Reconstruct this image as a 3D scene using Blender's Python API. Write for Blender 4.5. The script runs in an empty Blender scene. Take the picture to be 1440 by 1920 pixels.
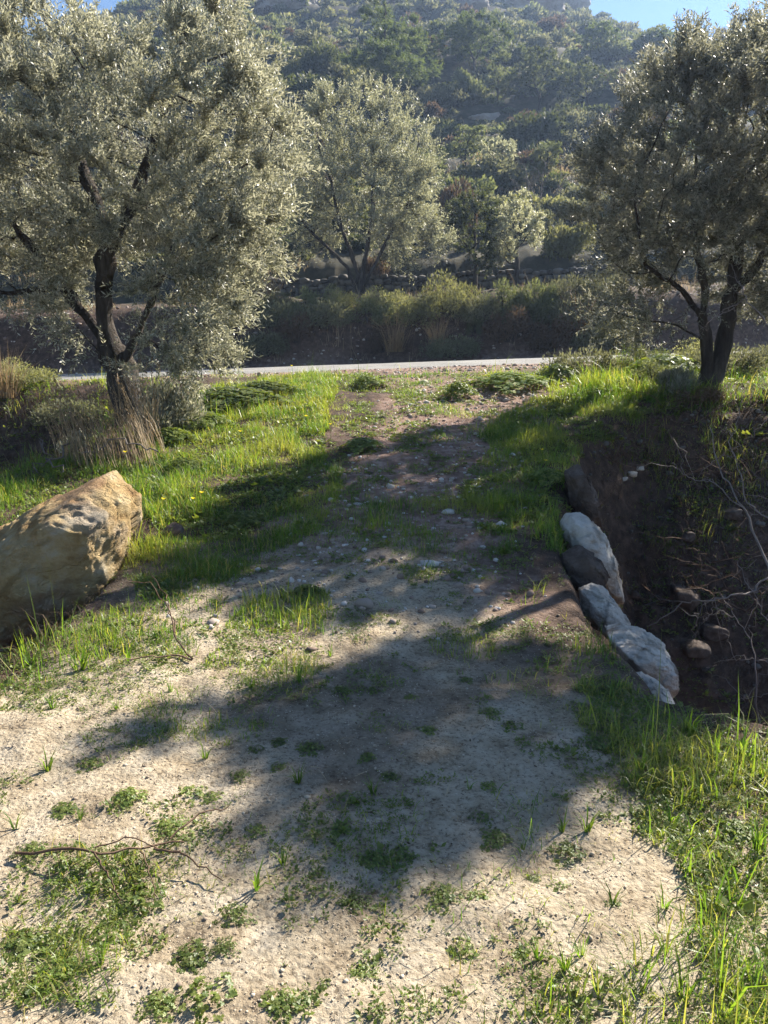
import bpy, math, time
import numpy as np
from mathutils import Vector, Matrix
T0 = time.time()
S = bpy.context.scene
COL = S.collection
R = math.radians

# ------------------------------------------------------------------ camera
CAM = np.array([0.0, 0.0, 1.6]); PITCH = R(12.5); F = 1442.0
cd = bpy.data.cameras.new('camera'); cam = bpy.data.objects.new('camera', cd); COL.objects.link(cam)
cam.location = CAM; cam.rotation_euler = (R(90) - PITCH, 0, 0)
cd.sensor_fit = 'VERTICAL'; cd.sensor_height = 36; cd.lens = 36 * F / 1920; cd.clip_start = 0.05; cd.clip_end = 2000
S.camera = cam
# ------------------------------------------------------------------ sky, sun, exposure
SUN_AZ, SUN_EL = 46.0, 35.0
w = bpy.data.worlds.new('World'); S.world = w; w.use_nodes = True
nt = w.node_tree; bg = nt.nodes['Background']; sky = nt.nodes.new('ShaderNodeTexSky')
sky.sky_type = 'NISHITA'; sky.sun_disc = False; sky.sun_elevation = R(SUN_EL); sky.sun_rotation = R(SUN_AZ)
sky.air_density = 1.0; sky.dust_density = 0.0; sky.ozone_density = 4.5; sky.altitude = 100
nt.links.new(sky.outputs[0], bg.inputs[0]); bg.inputs[1].default_value = 0.05
sl = bpy.data.lights.new('sun', 'SUN'); sl.energy = 5.0; sl.angle = R(0.5); sl.color = (1, 0.93, 0.82)
sun = bpy.data.objects.new('sun', sl); COL.objects.link(sun)
SV = Vector((math.sin(R(SUN_AZ)) * math.cos(R(SUN_EL)), math.cos(R(SUN_AZ)) * math.cos(R(SUN_EL)), math.sin(R(SUN_EL))))
sun.rotation_euler = SV.to_track_quat('Z', 'Y').to_euler(); sun.location = (20, 20, 30)
S.view_settings.view_transform = 'Standard'; S.view_settings.look = 'None'
S.view_settings.exposure = 1.7; S.view_settings.gamma = 1; S.view_settings.use_curve_mapping = False
S.render.engine = 'CYCLES'
cy = S.cycles; cy.max_bounces = 7; cy.diffuse_bounces = 3; cy.glossy_bounces = 2; cy.transmission_bounces = 4
cy.volume_bounces = 0; cy.transparent_max_bounces = 4; cy.use_denoising = True; cy.use_adaptive_sampling = True
cy.adaptive_threshold = 0.02; cy.sample_clamp_indirect = 4; cy.sample_clamp_direct = 0; cy.caustics_reflective = False; cy.caustics_refractive = False

# ------------------------------------------------------------------ noise
def _h(ix, iy, iz, s):
    a = (ix.astype(np.int64) * 374761393 + iy.astype(np.int64) * 668265263 + iz.astype(np.int64) * 2147483647 + s * 1274126177) & 0xffffffff
    a = ((a ^ (a >> 13)) * 1274126177) & 0xffffffff
    a = ((a ^ (a >> 16)) * 2246822519) & 0xffffffff
    return ((a ^ (a >> 15)) & 0xffffff) / float(0xffffff)
def vn2(x, y, s=0):
    x = np.asarray(x, float); y = np.asarray(y, float)
    x0 = np.floor(x); y0 = np.floor(y); fx = x - x0; fy = y - y0
    fx = fx * fx * (3 - 2 * fx); fy = fy * fy * (3 - 2 * fy); z = np.zeros_like(x0)
    a = _h(x0, y0, z, s); b = _h(x0 + 1, y0, z, s); c = _h(x0, y0 + 1, z, s); d = _h(x0 + 1, y0 + 1, z, s)
    return (a * (1 - fx) + b * fx) * (1 - fy) + (c * (1 - fx) + d * fx) * fy - 0.5
def fbm2(x, y, s=0, o=4):
    r = 0; a = 1.0; f = 1.0
    for i in range(o):
        r = r + a * vn2(x * f + 17.3 * i, y * f - 9.1 * i, s + i); a *= 0.5; f *= 2.03
    return r
def vn3(p, s=0):
    i = np.floor(p); f = p - i; f = f * f * (3 - 2 * f); r = 0
    for dx in (0, 1):
        for dy in (0, 1):
            for dz in (0, 1):
                w_ = (f[:, 0] if dx else 1 - f[:, 0]) * (f[:, 1] if dy else 1 - f[:, 1]) * (f[:, 2] if dz else 1 - f[:, 2])
                r = r + w_ * _h(i[:, 0] + dx, i[:, 1] + dy, i[:, 2] + dz, s)
    return r - 0.5
def fbm3(p, s=0, o=4):
    r = 0; a = 1.0; f = 1.0
    for i in range(o):
        r = r + a * vn3(p * f + 13.7 * i, s + i); a *= 0.5; f *= 2.03
    return r
def ss(x, a, b):
    t = np.clip((np.asarray(x, float) - a) / (b - a), 0, 1); return t * t * (3 - 2 * t)
def pin(x, xs, ys): return np.interp(x, xs, ys)

# ------------------------------------------------------------------ terrain
def road_z(x): return 1.07 + 0.034 * x
def right_edge(y): return pin(y, [2.2, 2.9, 3.3, 4.2, 5.2, 6.2, 7.2, 8.5, 9.6, 10.5], [3.6, 1.95, 1.30, 1.22, 1.32, 1.48, 1.80, 2.15, 2.7, 4.0])
def H(x, y, fine=True):
    x = np.asarray(x, float); y = np.asarray(y, float)
    z = 1.07 * ss(y, 3.6, 14.6)
    z = z + 0.034 * x * ss(y, 9, 15.5) * (1 - ss(y, 40, 70))
    # right gully, its far bank rises again to the tree
    e = right_edge(y); m = ss(x + 0.12 * vn2(x * 2.2, y * 2.2, 5), e - 0.10, e + 0.75)
    far = ss(y + 0.25 * vn2(x * 1.3, y * 1.3, 8), 6.6, 10.6 ) ; near = ss(y, 2.1, 3.6)
    z = z - (2.5 + 0.3 * vn2(x * 0.8, y * 0.8, 6)) * m * (1 - far) * near
    # left hollow with the boulder
    e = pin(y, [2.4, 3.5, 4.6, 5.4, 6.0, 6.6], [-2.7, -1.95, -1.80, -1.78, -1.9, -2.3])
    m = 1 - ss(x + 0.1 * vn2(x * 2.2, y * 2.2, 7), e - 0.5, e + 0.06)
    z = z - 0.75 * m * ss(y, 2.9, 3.9) * (1 - ss(y, 5.3, 6.3))
    # second hollow left of the olive
    m = 1 - ss(x + 0.3 * vn2(x, y, 9), -4.3, -3.5)
    z = z - 1.9 * m * ss(y, 7.2, 8.8) * (1 - ss(y, 10.6, 13.6))
    # mound at the olive foot
    z = z - 0.10 * np.exp(-((x + 3.3) ** 2 + (y - 9.8) ** 2) / 1.5) + 0.14 * np.exp(-((x - 4.5) ** 2 + (y - 11.2) ** 2) / 1.5)
    # road bench flat
    rz = road_z(x) - .06 * ss(y, 15.5, 16.1); b = ss(y, 14.3, 15.4) * (1 - ss(y, 21.1, 21.5))
    z = z * (1 - b) + rz * b
    # cut bank, bench, hill
    t = y - 21.3 + 0.35 * fbm2(x * 0.5, y * 0.5, 11, 3)
    hill = road_z(np.clip(x, -30, 40)) - 0.12 + 1.75 * ss(t, 0.0, 1.7) + 0.35 * ss(t, 1.5, 5.0) + 0.9 * ss(t, 6.3, 7.0)
    far_ = np.clip(y - 27.5, 0, None)
    slope = pin(far_, [0, 12, 30, 60, 100, 112, 125, 400], [0, 4.6, 13.4, 28, 48.5, 52, 51, 30])
    lat = 1 - 0.19 * ss(x, 12, 48) - .06 * ss(-x, 30, 42) - .22 * ss(-x, 46, 66) - 0.3 * ss(-x, 66, 110) - 0.45 * ss(x, 90, 220)
    slope = slope * lat * (1 + 0.05 * vn2(x / 21, 0 * x + 3.3, 21))
    amp = ss(far_, 2, 25)
    slope = slope + amp * (3.0 * fbm2(x / 19, y / 15, 12, 4) + 1.1 * fbm2(x / 4.5, y / 3.5, 15, 3))
    # terraces
    slope = slope + ss(far_, 4, 10) * (1 - ss(far_, 50, 70)) * 0.5 * np.sin(y * 0.62 + 1.6 * vn2(x / 9, y / 9, 33) * 3)
    hill = hill + slope
    b = ss(y, 21.1, 21.5)
    z = z * (1 - b) + hill * b
    if fine:
        k = 1 - ss(y, 14.8, 15.6) * (1 - ss(y, 21.2, 21.8))
        onp = ss(x, -1.5, -0.5) * (1 - ss(x, 1.0, 1.4)) * (1 - ss(y, 4, 7))
        z = z + k * ((0.055 - 0.03 * onp) * fbm2(x * 1.7, y * 1.7, 2, 3) + 0.018 * fbm2(x * 9, y * 9, 3, 3) + 0.006 * vn2(x * 34, y * 34, 4))
        z = z + 0.22 * ss(y, 21.4, 22.2) * fbm2(x * 1.2, y * 1.2, 31, 4)
        rough = m * 0 + ss(x, right_edge(y), right_edge(y) + 0.3) * near * (1 - ss(y, 10.2, 11))
        z = z + rough * (0.16 * fbm2(x * 3, y * 3, 41, 4) + .10 * np.abs(fbm2(x * 7, y * 7, 43, 4)))
    return z
def rays(px, py):
    u = (np.asarray(px, float) - 720) / F; v = (np.asarray(py, float) - 960) / F
    return np.stack([u, math.cos(PITCH) - v * math.sin(PITCH), -math.sin(PITCH) - v * math.cos(PITCH)], -1)
def G(px, py):
    """where the line of sight through a photo pixel meets the ground"""
    d = rays(px, py); s = np.concatenate([np.arange(1.2, 30, 0.02), np.arange(30, 170, 0.15)])
    P = CAM + d[None] * s[:, None]; below = P[:, 2] < H(P[:, 0], P[:, 1])
    k = np.argmax(below) if below.any() else len(s) - 1
    p = P[k].copy(); p[2] = float(H(p[0], p[1])); return p
def W(px, py, Y):
    d = rays(px, py); return CAM + d * (Y / d[..., 1:2] if d.ndim > 1 else Y / d[1])

# ------------------------------------------------------------------ mesh helpers
def mesh(name, V, quads=None, tris=None, mats=(), attrs=None, smooth=False, midx=None):
    me = bpy.data.meshes.new(name); V = np.asarray(V, np.float32)
    q = np.zeros((0, 4), np.int32) if quads is None or len(quads) == 0 else np.asarray(quads, np.int32)
    t = np.zeros((0, 3), np.int32) if tris is None or len(tris) == 0 else np.asarray(tris, np.int32)
    me.vertices.add(len(V)); me.vertices.foreach_set('co', V.ravel())
    nl = q.size + t.size; nf = len(q) + len(t)
    me.loops.add(nl); me.loops.foreach_set('vertex_index', np.concatenate([q.ravel(), t.ravel()]).astype(np.int32))
    me.polygons.add(nf)
    ls = np.concatenate([np.arange(len(q)) * 4, q.size + np.arange(len(t)) * 3]).astype(np.int32)
    me.polygons.foreach_set('loop_start', ls)
    if midx is not None: me.polygons.foreach_set('material_index', np.asarray(midx, np.int32))
    if smooth: me.polygons.foreach_set('use_smooth', np.ones(nf, bool))
    for k, a in (attrs or {}).items():
        A = me.attributes.new(k, 'FLOAT', 'POINT'); A.data.foreach_set('value', np.asarray(a, np.float32))
    for m in mats: me.materials.append(m)
    me.update(calc_edges=True); return me
def link(name, me, parent=None, loc=(0, 0, 0), **kw):
    o = bpy.data.objects.new(name, me); COL.objects.link(o); o.location = loc
    if parent is not None: o.parent = parent
    for k, v in kw.items(): o[k] = v
    return o
def empty(name, loc, label, cat, group=None):
    o = bpy.data.objects.new(name, None); COL.objects.link(o); o.location = loc; o.empty_display_size = 0.2
    o['label'] = label; o['category'] = cat
    if group: o['group'] = group
    return o
def kids(o): return [c for c in bpy.data.objects if c.parent == o]
def dup(o, ch, loc, rz=0, sc=1, label=None, group=None):
    c = o.copy(); COL.objects.link(c); c.location = loc; c.rotation_euler = (0, 0, rz); c.scale = sc if hasattr(sc, '__len__') else (sc,) * 3
    if label: c['label'] = label
    if group: c['group'] = group
    for k in ch:
        d = k.copy(); COL.objects.link(d); d.parent = c
    return c
def nrm(v): return v / np.maximum(np.linalg.norm(v, axis=-1, keepdims=True), 1e-9)
def leaf_quads(P, D, N, L, Wd, fold=0.0):
    """rhombic leaves: base point, axis, normal"""
    D = nrm(D); Sd = nrm(np.cross(D, N)); Nn = np.cross(Sd, D)
    L = np.broadcast_to(np.asarray(L, float), (len(P),))[:, None]; Wd = np.broadcast_to(np.asarray(Wd, float), (len(P),))[:, None]
    V = np.stack([P, P + D * L * 0.45 + Sd * Wd * 0.5 + Nn * L * fold, P + D * L, P + D * L * 0.45 - Sd * Wd * 0.5 + Nn * L * fold], 1).reshape(-1, 3)
    Q = np.arange(len(P) * 4).reshape(-1, 4); return V, Q
def blades(P, L, Wd, lean, az, rng, curl=0.5):
    """grass blades of two segments and a tip"""
    n = len(P); d = np.stack([np.cos(az), np.sin(az), 0 * az], 1); s = np.stack([-np.sin(az + rng.normal(0, .5, n)), np.cos(az + rng.normal(0, .5, n)), 0 * az], 1)
    L = L[:, None]; lean = lean[:, None]; w2 = (Wd / 2)[:, None]
    up = np.array([0, 0, 1.0])
    m1 = P + up * L * 0.5 * np.cos(lean * .6) + d * L * 0.5 * np.sin(lean * .6)
    a2 = lean * (1 + curl)
    tip = m1 + up * L * 0.5 * np.cos(a2) + d * L * 0.5 * np.sin(a2)
    V = np.stack([P - s * w2, P + s * w2, m1 + s * w2 * .8, m1 - s * w2 * .8, tip], 1).reshape(-1, 3)
    b = np.arange(n)[:, None] * 5
    return V, b + np.array([[0, 1, 2, 3]]), b + np.array([[3, 2, 4]])
def rnd_dir(rng, n):
    return nrm(rng.normal(0, 1, (n, 3)))
def inpoly(x, y, poly):
    r = np.zeros(len(x), bool); n = len(poly)
    for i in range(n):
        x1, y1 = poly[i][:2]; x2, y2 = poly[(i + 1) % n][:2]
        c = ((y1 > y) != (y2 > y)) & (x < (x2 - x1) * (y - y1) / ((y2 - y1) or 1e-9) + x1); r ^= c
    return r
def tubes(chains, sides=lambda r: 10 if r > .07 else 6 if r > .02 else 4 if r > .006 else 3, gnarl=0.0):
    VV = []; QQ = []; n0 = 0
    for P, r in chains:
        P = np.asarray(P, float); r = np.asarray(r, float); n = len(P)
        if n < 2: continue
        k = sides(r.max()); T = nrm(np.gradient(P, axis=0))
        a = np.array([0.0, 0, 1]) if abs(T[0][2]) < .9 else np.array([1.0, 0, 0])
        A = nrm(a - T * (T @ a)[:, None]); B = np.cross(T, A)
        th = np.linspace(0, 2 * math.pi, k, endpoint=False)
        ring = P[:, None] + r[:, None, None] * (np.cos(th)[None, :, None] * A[:, None] + np.sin(th)[None, :, None] * B[:, None])
        V = ring.reshape(-1, 3)
        if gnarl and r.max() > .05:
            off = np.repeat(r, k)[:, None] * nrm(V - np.repeat(P, k, 0))
            rib = np.tile(np.sin(th * 3 + 1) * .5 + np.sin(th * 5) * .3, n)
            V = V + off * (gnarl * (fbm3(V * 5, 3, 3) * 1.6 + .35 * rib))[:, None]
        i = np.arange(n - 1)[:, None] * k + np.arange(k)[None]; j = np.arange(n - 1)[:, None] * k + (np.arange(k)[None] + 1) % k
        Q = np.stack([i, j, j + k, i + k], -1).reshape(-1, 4) + n0
        VV.append(V); QQ.append(Q); n0 += len(V)
    return np.concatenate(VV), np.concatenate(QQ)

# ------------------------------------------------------------------ materials
def mat(name):
    m = bpy.data.materials.new(name); m.use_nodes = True; n = m.node_tree.nodes; n.clear()
    return m, n, m.node_tree.links
def ramp(n, cols, pos=None):
    r = n.new('ShaderNodeValToRGB'); e = r.color_ramp.elements
    pos = pos or [i / (len(cols) - 1) for i in range(len(cols))]
    while len(e) < len(cols): e.new(0.5)
    for i, c in enumerate(cols): e[i].position = pos[i]; e[i].color = (*c, 1)
    return r
def leaf_mat(name, top, under=None, transl=0.35, tcol=None, rough=0.45, spec=0.5, hue=None):
    """two-sided leaf: colour ramp over the per-leaf random number, light passing through"""
    m, n, l = mat(name); at = n.new('ShaderNodeAttribute'); at.attribute_name = 'rnd'
    r1 = ramp(n, top); l.new(at.outputs['Fac'], r1.inputs[0]); colout = r1.outputs[0]
    if under:
        r2 = ramp(n, under); l.new(at.outputs['Fac'], r2.inputs[0]); g = n.new('ShaderNodeNewGeometry'); mx = n.new('ShaderNodeMix'); mx.data_type = 'RGBA'
        l.new(g.outputs['Backfacing'], mx.inputs['Factor']); l.new(r1.outputs[0], mx.inputs['A']); l.new(r2.outputs[0], mx.inputs['B']); colout = mx.outputs['Result']
    oi = n.new('ShaderNodeObjectInfo'); hs = n.new('ShaderNodeHueSaturation'); mr = n.new('ShaderNodeMapRange')
    mr.inputs['To Min'].default_value = 0.75; mr.inputs['To Max'].default_value = 1.25
    l.new(oi.outputs['Random'], mr.inputs['Value']); l.new(mr.outputs[0], hs.inputs['Value']); l.new(colout, hs.inputs['Color'])
    p = n.new('ShaderNodeBsdfPrincipled'); p.inputs['Roughness'].default_value = rough; p.inputs['Specular IOR Level'].default_value = spec
    l.new(hs.outputs[0], p.inputs['Base Color'])
    t = n.new('ShaderNodeBsdfTranslucent'); 
    mt = n.new('ShaderNodeMix'); mt.data_type = 'RGBA'; mt.blend_type = 'MULTIPLY'; mt.inputs['Factor'].default_value = 1
    l.new(hs.outputs[0], mt.inputs['A']); mt.inputs['B'].default_value = (*(tcol or (1.5, 1.6, .9)), 1); l.new(mt.outputs['Result'], t.inputs[0])
    s = n.new('ShaderNodeMixShader'); s.inputs[0].default_value = transl; l.new(p.outputs[0], s.inputs[1]); l.new(t.outputs[0], s.inputs[2])
    o = n.new('ShaderNodeOutputMaterial'); l.new(s.outputs[0], o.inputs[0]); return m
def rough_mat(name, cols, scale=4, rough=0.9, bump=0.4, bscale=30, stretch=(1, 1, 1), pos=None, bdist=0.02, detail=8, extra=None):
    m, n, l = mat(name); tc = n.new('ShaderNodeTexCoord'); mp = n.new('ShaderNodeMapping'); mp.inputs['Scale'].default_value = stretch
    l.new(tc.outputs['Object'], mp.inputs[0])
    a = n.new('ShaderNodeTexNoise'); a.inputs['Scale'].default_value = scale; a.inputs['Detail'].default_value = detail; a.inputs['Roughness'].default_value = .65
    l.new(mp.outputs[0], a.inputs['Vector']); r = ramp(n, cols, pos or [0.28 + 0.44 * i / (len(cols) - 1) for i in range(len(cols))]); l.new(a.outputs[0], r.inputs[0])
    b = n.new('ShaderNodeTexNoise'); b.inputs['Scale'].default_value = bscale; b.inputs['Detail'].default_value = 10; b.inputs['Roughness'].default_value = .7
    l.new(mp.outputs[0], b.inputs['Vector']); bp = n.new('ShaderNodeBump'); bp.inputs['Strength'].default_value = bump; bp.inputs['Distance'].default_value = bdist
    l.new(b.outputs[0], bp.inputs['Height'])
    p = n.new('ShaderNodeBsdfPrincipled'); p.inputs['Roughness'].default_value = rough; p.inputs['Specular IOR Level'].default_value = .25
    l.new(r.outputs[0], p.inputs['Base Color']); l.new(bp.outputs[0], p.inputs['Normal'])
    o = n.new('ShaderNodeOutputMaterial'); l.new(p.outputs[0], o.inputs[0]); return m
M = {}
M['olive'] = leaf_mat('olive_leaves', [(.10, .11, .075), (.18, .185, .13), (.28, .28, .21)], [(.28, .28, .23), (.38, .38, .32), (.48, .48, .41)], .40, (1.2, 1.15, .9), .42, .6)
M['olive_far'] = leaf_mat('olive_leaves_far', [(.15, .155, .10), (.24, .24, .165), (.34, .335, .25)], [(.26, .27, .21), (.35, .36, .28), (.43, .43, .34)], .42, (1.25, 1.2, .85), .45, .5)
M['pine'] = leaf_mat('pine_needles', [(.06, .085, .03), (.11, .14, .055), (.18, .21, .09)], None, .4, (1.4, 1.4, .8), .6, .2)
M['dark_leaf'] = leaf_mat('dark_evergreen_leaves', [(.05, .06, .032), (.085, .098, .052), (.14, .15, .085)], None, .34, (1.5, 1.5, .7), .6, .2)
M['green_leaf'] = leaf_mat('green_bush_leaves', [(.085, .10, .055), (.135, .15, .08), (.20, .21, .125)], None, .4, (1.4, 1.4, .8), .6, .2)
M['grey_leaf'] = leaf_mat('grey_scrub_leaves', [(.09, .098, .06), (.15, .155, .095), (.24, .24, .155)], None, .4, (1.3, 1.25, .9), .65, .2)
M['yellow_leaf'] = leaf_mat('yellow_green_leaves', [(.12, .13, .065), (.20, .205, .105), (.28, .275, .155)], None, .42, (1.4, 1.35, .8), .6, .2)
M['brown_leaf'] = leaf_mat('brown_scrub_leaves', [(.07, .05, .035), (.12, .085, .055), (.17, .12, .08)], None, .3, (1.2, 1.1, .9), .7, .2)
M['grass'] = leaf_mat('grass_blades', [(.07, .13, .02), (.10, .18, .03), (.14, .22, .035), (.20, .25, .05), (.34, .29, .12)], None, .5, (1.6, 1.6, .6), .4, .4)
M['clover'] = leaf_mat('clover_leaves', [(.08, .125, .028), (.14, .19, .045), (.24, .27, .08)], None, .42, (1.7, 1.6, .6), .45, .4)
M['straw'] = leaf_mat('dry_straw', [(.22, .16, .10), (.33, .25, .15), (.45, .36, .23)], None, .35, (1.2, 1.1, .9), .6, .3)
M['orange_straw'] = leaf_mat('orange_straw', [(.20, .12, .065), (.28, .175, .09), (.34, .24, .14)], None, .4, (1.3, 1.1, .8), .6, .3)
M['petal'] = leaf_mat('yellow_petals', [(.75, .60, .03), (.8, .68, .05)], None, .4, (1.2, 1.1, .6), .5, .2)
M['bark'] = rough_mat('olive_bark', [(.02, .016, .013), (.055, .044, .035), (.13, .11, .09)], 9, .95, 1, 26, (1, 1, .22), None, .06)
M['twig'] = rough_mat('bare_twig_bark', [(.12, .095, .085), (.22, .185, .165)], 10, .8, .3, 60)
M['fallen'] = rough_mat('fallen_twig_bark', [(.10, .055, .035), (.2, .13, .085)], 10, .8, .3, 60)
M['white_rock'] = rough_mat('limestone', [(.20, .14, .09), (.42, .34, .26), (.60, .53, .44), (.70, .64, .55)], 5, .85, .9, 20, (1, 1, 1.4), [.30, .38, .48, .64], .04)
M['brown_rock'] = rough_mat('earthy_rock', [(.05, .036, .028), (.10, .075, .06), (.19, .155, .13)], 7, .95, .8, 25)
M['crag'] = rough_mat('crag_rock', [(.15, .12, .10), (.3, .27, .24), (.42, .39, .36)], .5, .9, 1, 1.6, (1, 1, 1), None, .4)
M['pebble'] = None
def boulder_mat():
    m, n, l = mat('ochre_boulder'); tc = n.new('ShaderNodeTexCoord')
    def noi(sc, det=8, ro=.6, st=(1, 1, 1), rot=(0, 0, 0)):
        mp = n.new('ShaderNodeMapping'); mp.inputs['Scale'].default_value = st; mp.inputs['Rotation'].default_value = rot
        l.new(tc.outputs['Object'], mp.inputs[0]); a = n.new('ShaderNodeTexNoise'); a.inputs['Scale'].default_value = sc; a.inputs['Detail'].default_value = det; a.inputs['Roughness'].default_value = ro
        l.new(mp.outputs[0], a.inputs['Vector']); return a
    a = noi(3.2, 10, .7); r = ramp(n, [(.24, .14, .055), (.44, .30, .13), (.56, .42, .22), (.62, .53, .37)], [.34, .44, .54, .66]); l.new(a.outputs[0], r.inputs[0])
    b = noi(1.3, 6, .6, (1, 1, 2.0), (0, .5, 0)); rb = ramp(n, [(1, 1, 1), (0, 0, 0)], [.42, .52]); l.new(b.outputs[0], rb.inputs[0])
    x = n.new('ShaderNodeMix'); x.data_type = 'RGBA'; l.new(rb.outputs[0], x.inputs['Factor']); l.new(r.outputs[0], x.inputs['A']); x.inputs['B'].default_value = (.26, .15, .08, 1)
    mm = n.new('ShaderNodeMath'); mm.operation = 'MULTIPLY'; mm.inputs[1].default_value = .8; l.new(rb.outputs[0], mm.inputs[0]); l.new(mm.outputs[0], x.inputs['Factor'])
    g = noi(1.9, 5, .5, (1, 1, 1), (1, 2, 3)); rg = ramp(n, [(0, 0, 0), (1, 1, 1)], [.56, .66]); l.new(g.outputs[0], rg.inputs[0])
    y = n.new('ShaderNodeMix'); y.data_type = 'RGBA'; l.new(x.outputs['Result'], y.inputs['A']); y.inputs['B'].default_value = (.46, .41, .34, 1)
    m3 = n.new('ShaderNodeMath'); m3.operation = 'MULTIPLY'; m3.inputs[1].default_value = .65; l.new(rg.outputs[0], m3.inputs[0]); l.new(m3.outputs[0], y.inputs['Factor'])
    c = noi(16, 12, .75, (1, 1, 1.6), (0, .4, 0)); v = n.new('ShaderNodeTexVoronoi'); v.feature = 'DISTANCE_TO_EDGE'; v.inputs['Scale'].default_value = 3.3
    wv = noi(5, 4); ad = n.new('ShaderNodeMix'); ad.data_type = 'RGBA'; ad.inputs['Factor'].default_value = .25; l.new(tc.outputs['Object'], ad.inputs['A']); l.new(wv.outputs['Color'], ad.inputs['B']); l.new(ad.outputs['Result'], v.inputs['Vector'])
    vr = n.new('ShaderNodeMapRange'); vr.inputs['From Max'].default_value = .035; l.new(v.outputs['Distance'], vr.inputs['Value'])
    s = n.new('ShaderNodeMath'); s.operation = 'ADD'; vm = n.new('ShaderNodeMath'); vm.operation = 'MULTIPLY'; vm.inputs[1].default_value = .22; l.new(vr.outputs[0], vm.inputs[0])
    l.new(vm.outputs[0], s.inputs[0]); l.new(c.outputs[0], s.inputs[1])
    bp = n.new('ShaderNodeBump'); bp.inputs['Strength'].default_value = 1; bp.inputs['Distance'].default_value = .07; l.new(s.outputs[0], bp.inputs['Height'])
    p = n.new('ShaderNodeBsdfPrincipled'); p.inputs['Roughness'].default_value = .85; p.inputs['Specular IOR Level'].default_value = .3
    l.new(y.outputs['Result'], p.inputs['Base Color']); l.new(bp.outputs[0], p.inputs['Normal']); o = n.new('ShaderNodeOutputMaterial'); l.new(p.outputs[0], o.inputs[0]); return m
M['boulder'] = boulder_mat()
def attr_rock(name, cols, rough=.9):
    m, n, l = mat(name); at = n.new('ShaderNodeAttribute'); at.attribute_name = 'rnd'; r = ramp(n, cols); l.new(at.outputs['Fac'], r.inputs[0])
    p = n.new('ShaderNodeBsdfPrincipled'); p.inputs['Roughness'].default_value = rough; l.new(r.outputs[0], p.inputs['Base Color'])
    o = n.new('ShaderNodeOutputMaterial'); l.new(p.outputs[0], o.inputs[0]); return m
M['pebble'] = attr_rock('pebbles', [(.13, .085, .065), (.25, .18, .14), (.33, .27, .22), (.45, .40, .35), (.58, .54, .50)])
M['grit'] = attr_rock('sand_grit', [(.16, .12, .09), (.34, .27, .19), (.44, .36, .26), (.50, .43, .33)])
M['wall_stone'] = attr_rock('wall_stones', [(.06, .052, .045), (.11, .10, .085), (.17, .155, .135)])

def ground_mat():
    m, n, l = mat('ground_soil'); tc = n.new('ShaderNodeTexCoord')
    def noi(sc, det=8, ro=.65):
        a = n.new('ShaderNodeTexNoise'); a.inputs['Scale'].default_value = sc; a.inputs['Detail'].default_value = det; a.inputs['Roughness'].default_value = ro
        l.new(tc.outputs['Object'], a.inputs['Vector']); return a
    def att(k): a = n.new('ShaderNodeAttribute'); a.attribute_name = k; return a
    def mix(f, A, B):
        x = n.new('ShaderNodeMix'); x.data_type = 'RGBA'; l.new(f, x.inputs['Factor']); l.new(A, x.inputs['A']); l.new(B, x.inputs['B']); return x.outputs['Result']
    n1 = noi(2.2); n2 = noi(55, 6, .7); n3 = noi(9)
    n5 = noi(4.5, 9, .72); sand = ramp(n, [(.20, .155, .105), (.33, .265, .18), (.42, .35, .25), (.50, .43, .33)], [.34, .43, .53, .7]); l.new(n5.outputs[0], sand.inputs[0])
    grain = ramp(n, [(.3, .27, .24), (.85, .84, .83), (1.0, 1.0, 1.0)], [.38, .46, .6]); l.new(n2.outputs[0], grain.inputs[0])
    sm = n.new('ShaderNodeMix'); sm.data_type = 'RGBA'; sm.blend_type = 'MULTIPLY'; sm.inputs['Factor'].default_value = .8; l.new(sand.outputs[0], sm.inputs['A']); l.new(grain.outputs[0], sm.inputs['B'])
    soil = ramp(n, [(.035, .023, .017), (.075, .05, .036), (.15, .10, .075)], [.3, .5, .7]); l.new(n3.outputs[0], soil.inputs[0])
    grav = ramp(n, [(.13, .08, .058), (.24, .155, .115), (.36, .27, .22)], [.3, .5, .68]); l.new(n3.outputs[0], grav.inputs[0])
    hil = ramp(n, [(.035, .034, .022), (.06, .055, .036), (.12, .10, .07)], [.3, .5, .75]); l.new(n1.outputs[0], hil.inputs[0])
    c = mix(att('gravel').outputs['Fac'], soil.outputs[0], grav.outputs[0]); c = mix(att('sand').outputs['Fac'], c, sm.outputs['Result']); c = mix(att('hill').outputs['Fac'], c, hil.outputs[0])
    v = n.new('ShaderNodeTexVoronoi'); v.inputs['Scale'].default_value = 55; l.new(tc.outputs['Object'], v.inputs['Vector'])
    b1 = n.new('ShaderNodeMath'); b1.operation = 'MULTIPLY_ADD'; l.new(v.outputs['Distance'], b1.inputs[0]); b1.inputs[1].default_value = -.45; l.new(n2.outputs[0], b1.inputs[2])
    bp = n.new('ShaderNodeBump'); bp.inputs['Strength'].default_value = .75; bp.inputs['Distance'].default_value = .014; l.new(b1.outputs[0], bp.inputs['Height'])
    p = n.new('ShaderNodeBsdfPrincipled'); p.inputs['Roughness'].default_value = .95; p.inputs['Specular IOR Level'].default_value = .15
    l.new(c, p.inputs['Base Color']); l.new(bp.outputs[0], p.inputs['Normal']); o = n.new('ShaderNodeOutputMaterial'); l.new(p.outputs[0], o.inputs[0]); return m
M['ground'] = ground_mat()
M['asphalt'] = rough_mat('asphalt', [(.17, .16, .15), (.24, .23, .21), (.32, .305, .28)], 1.3, .85, .4, 80)

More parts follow.
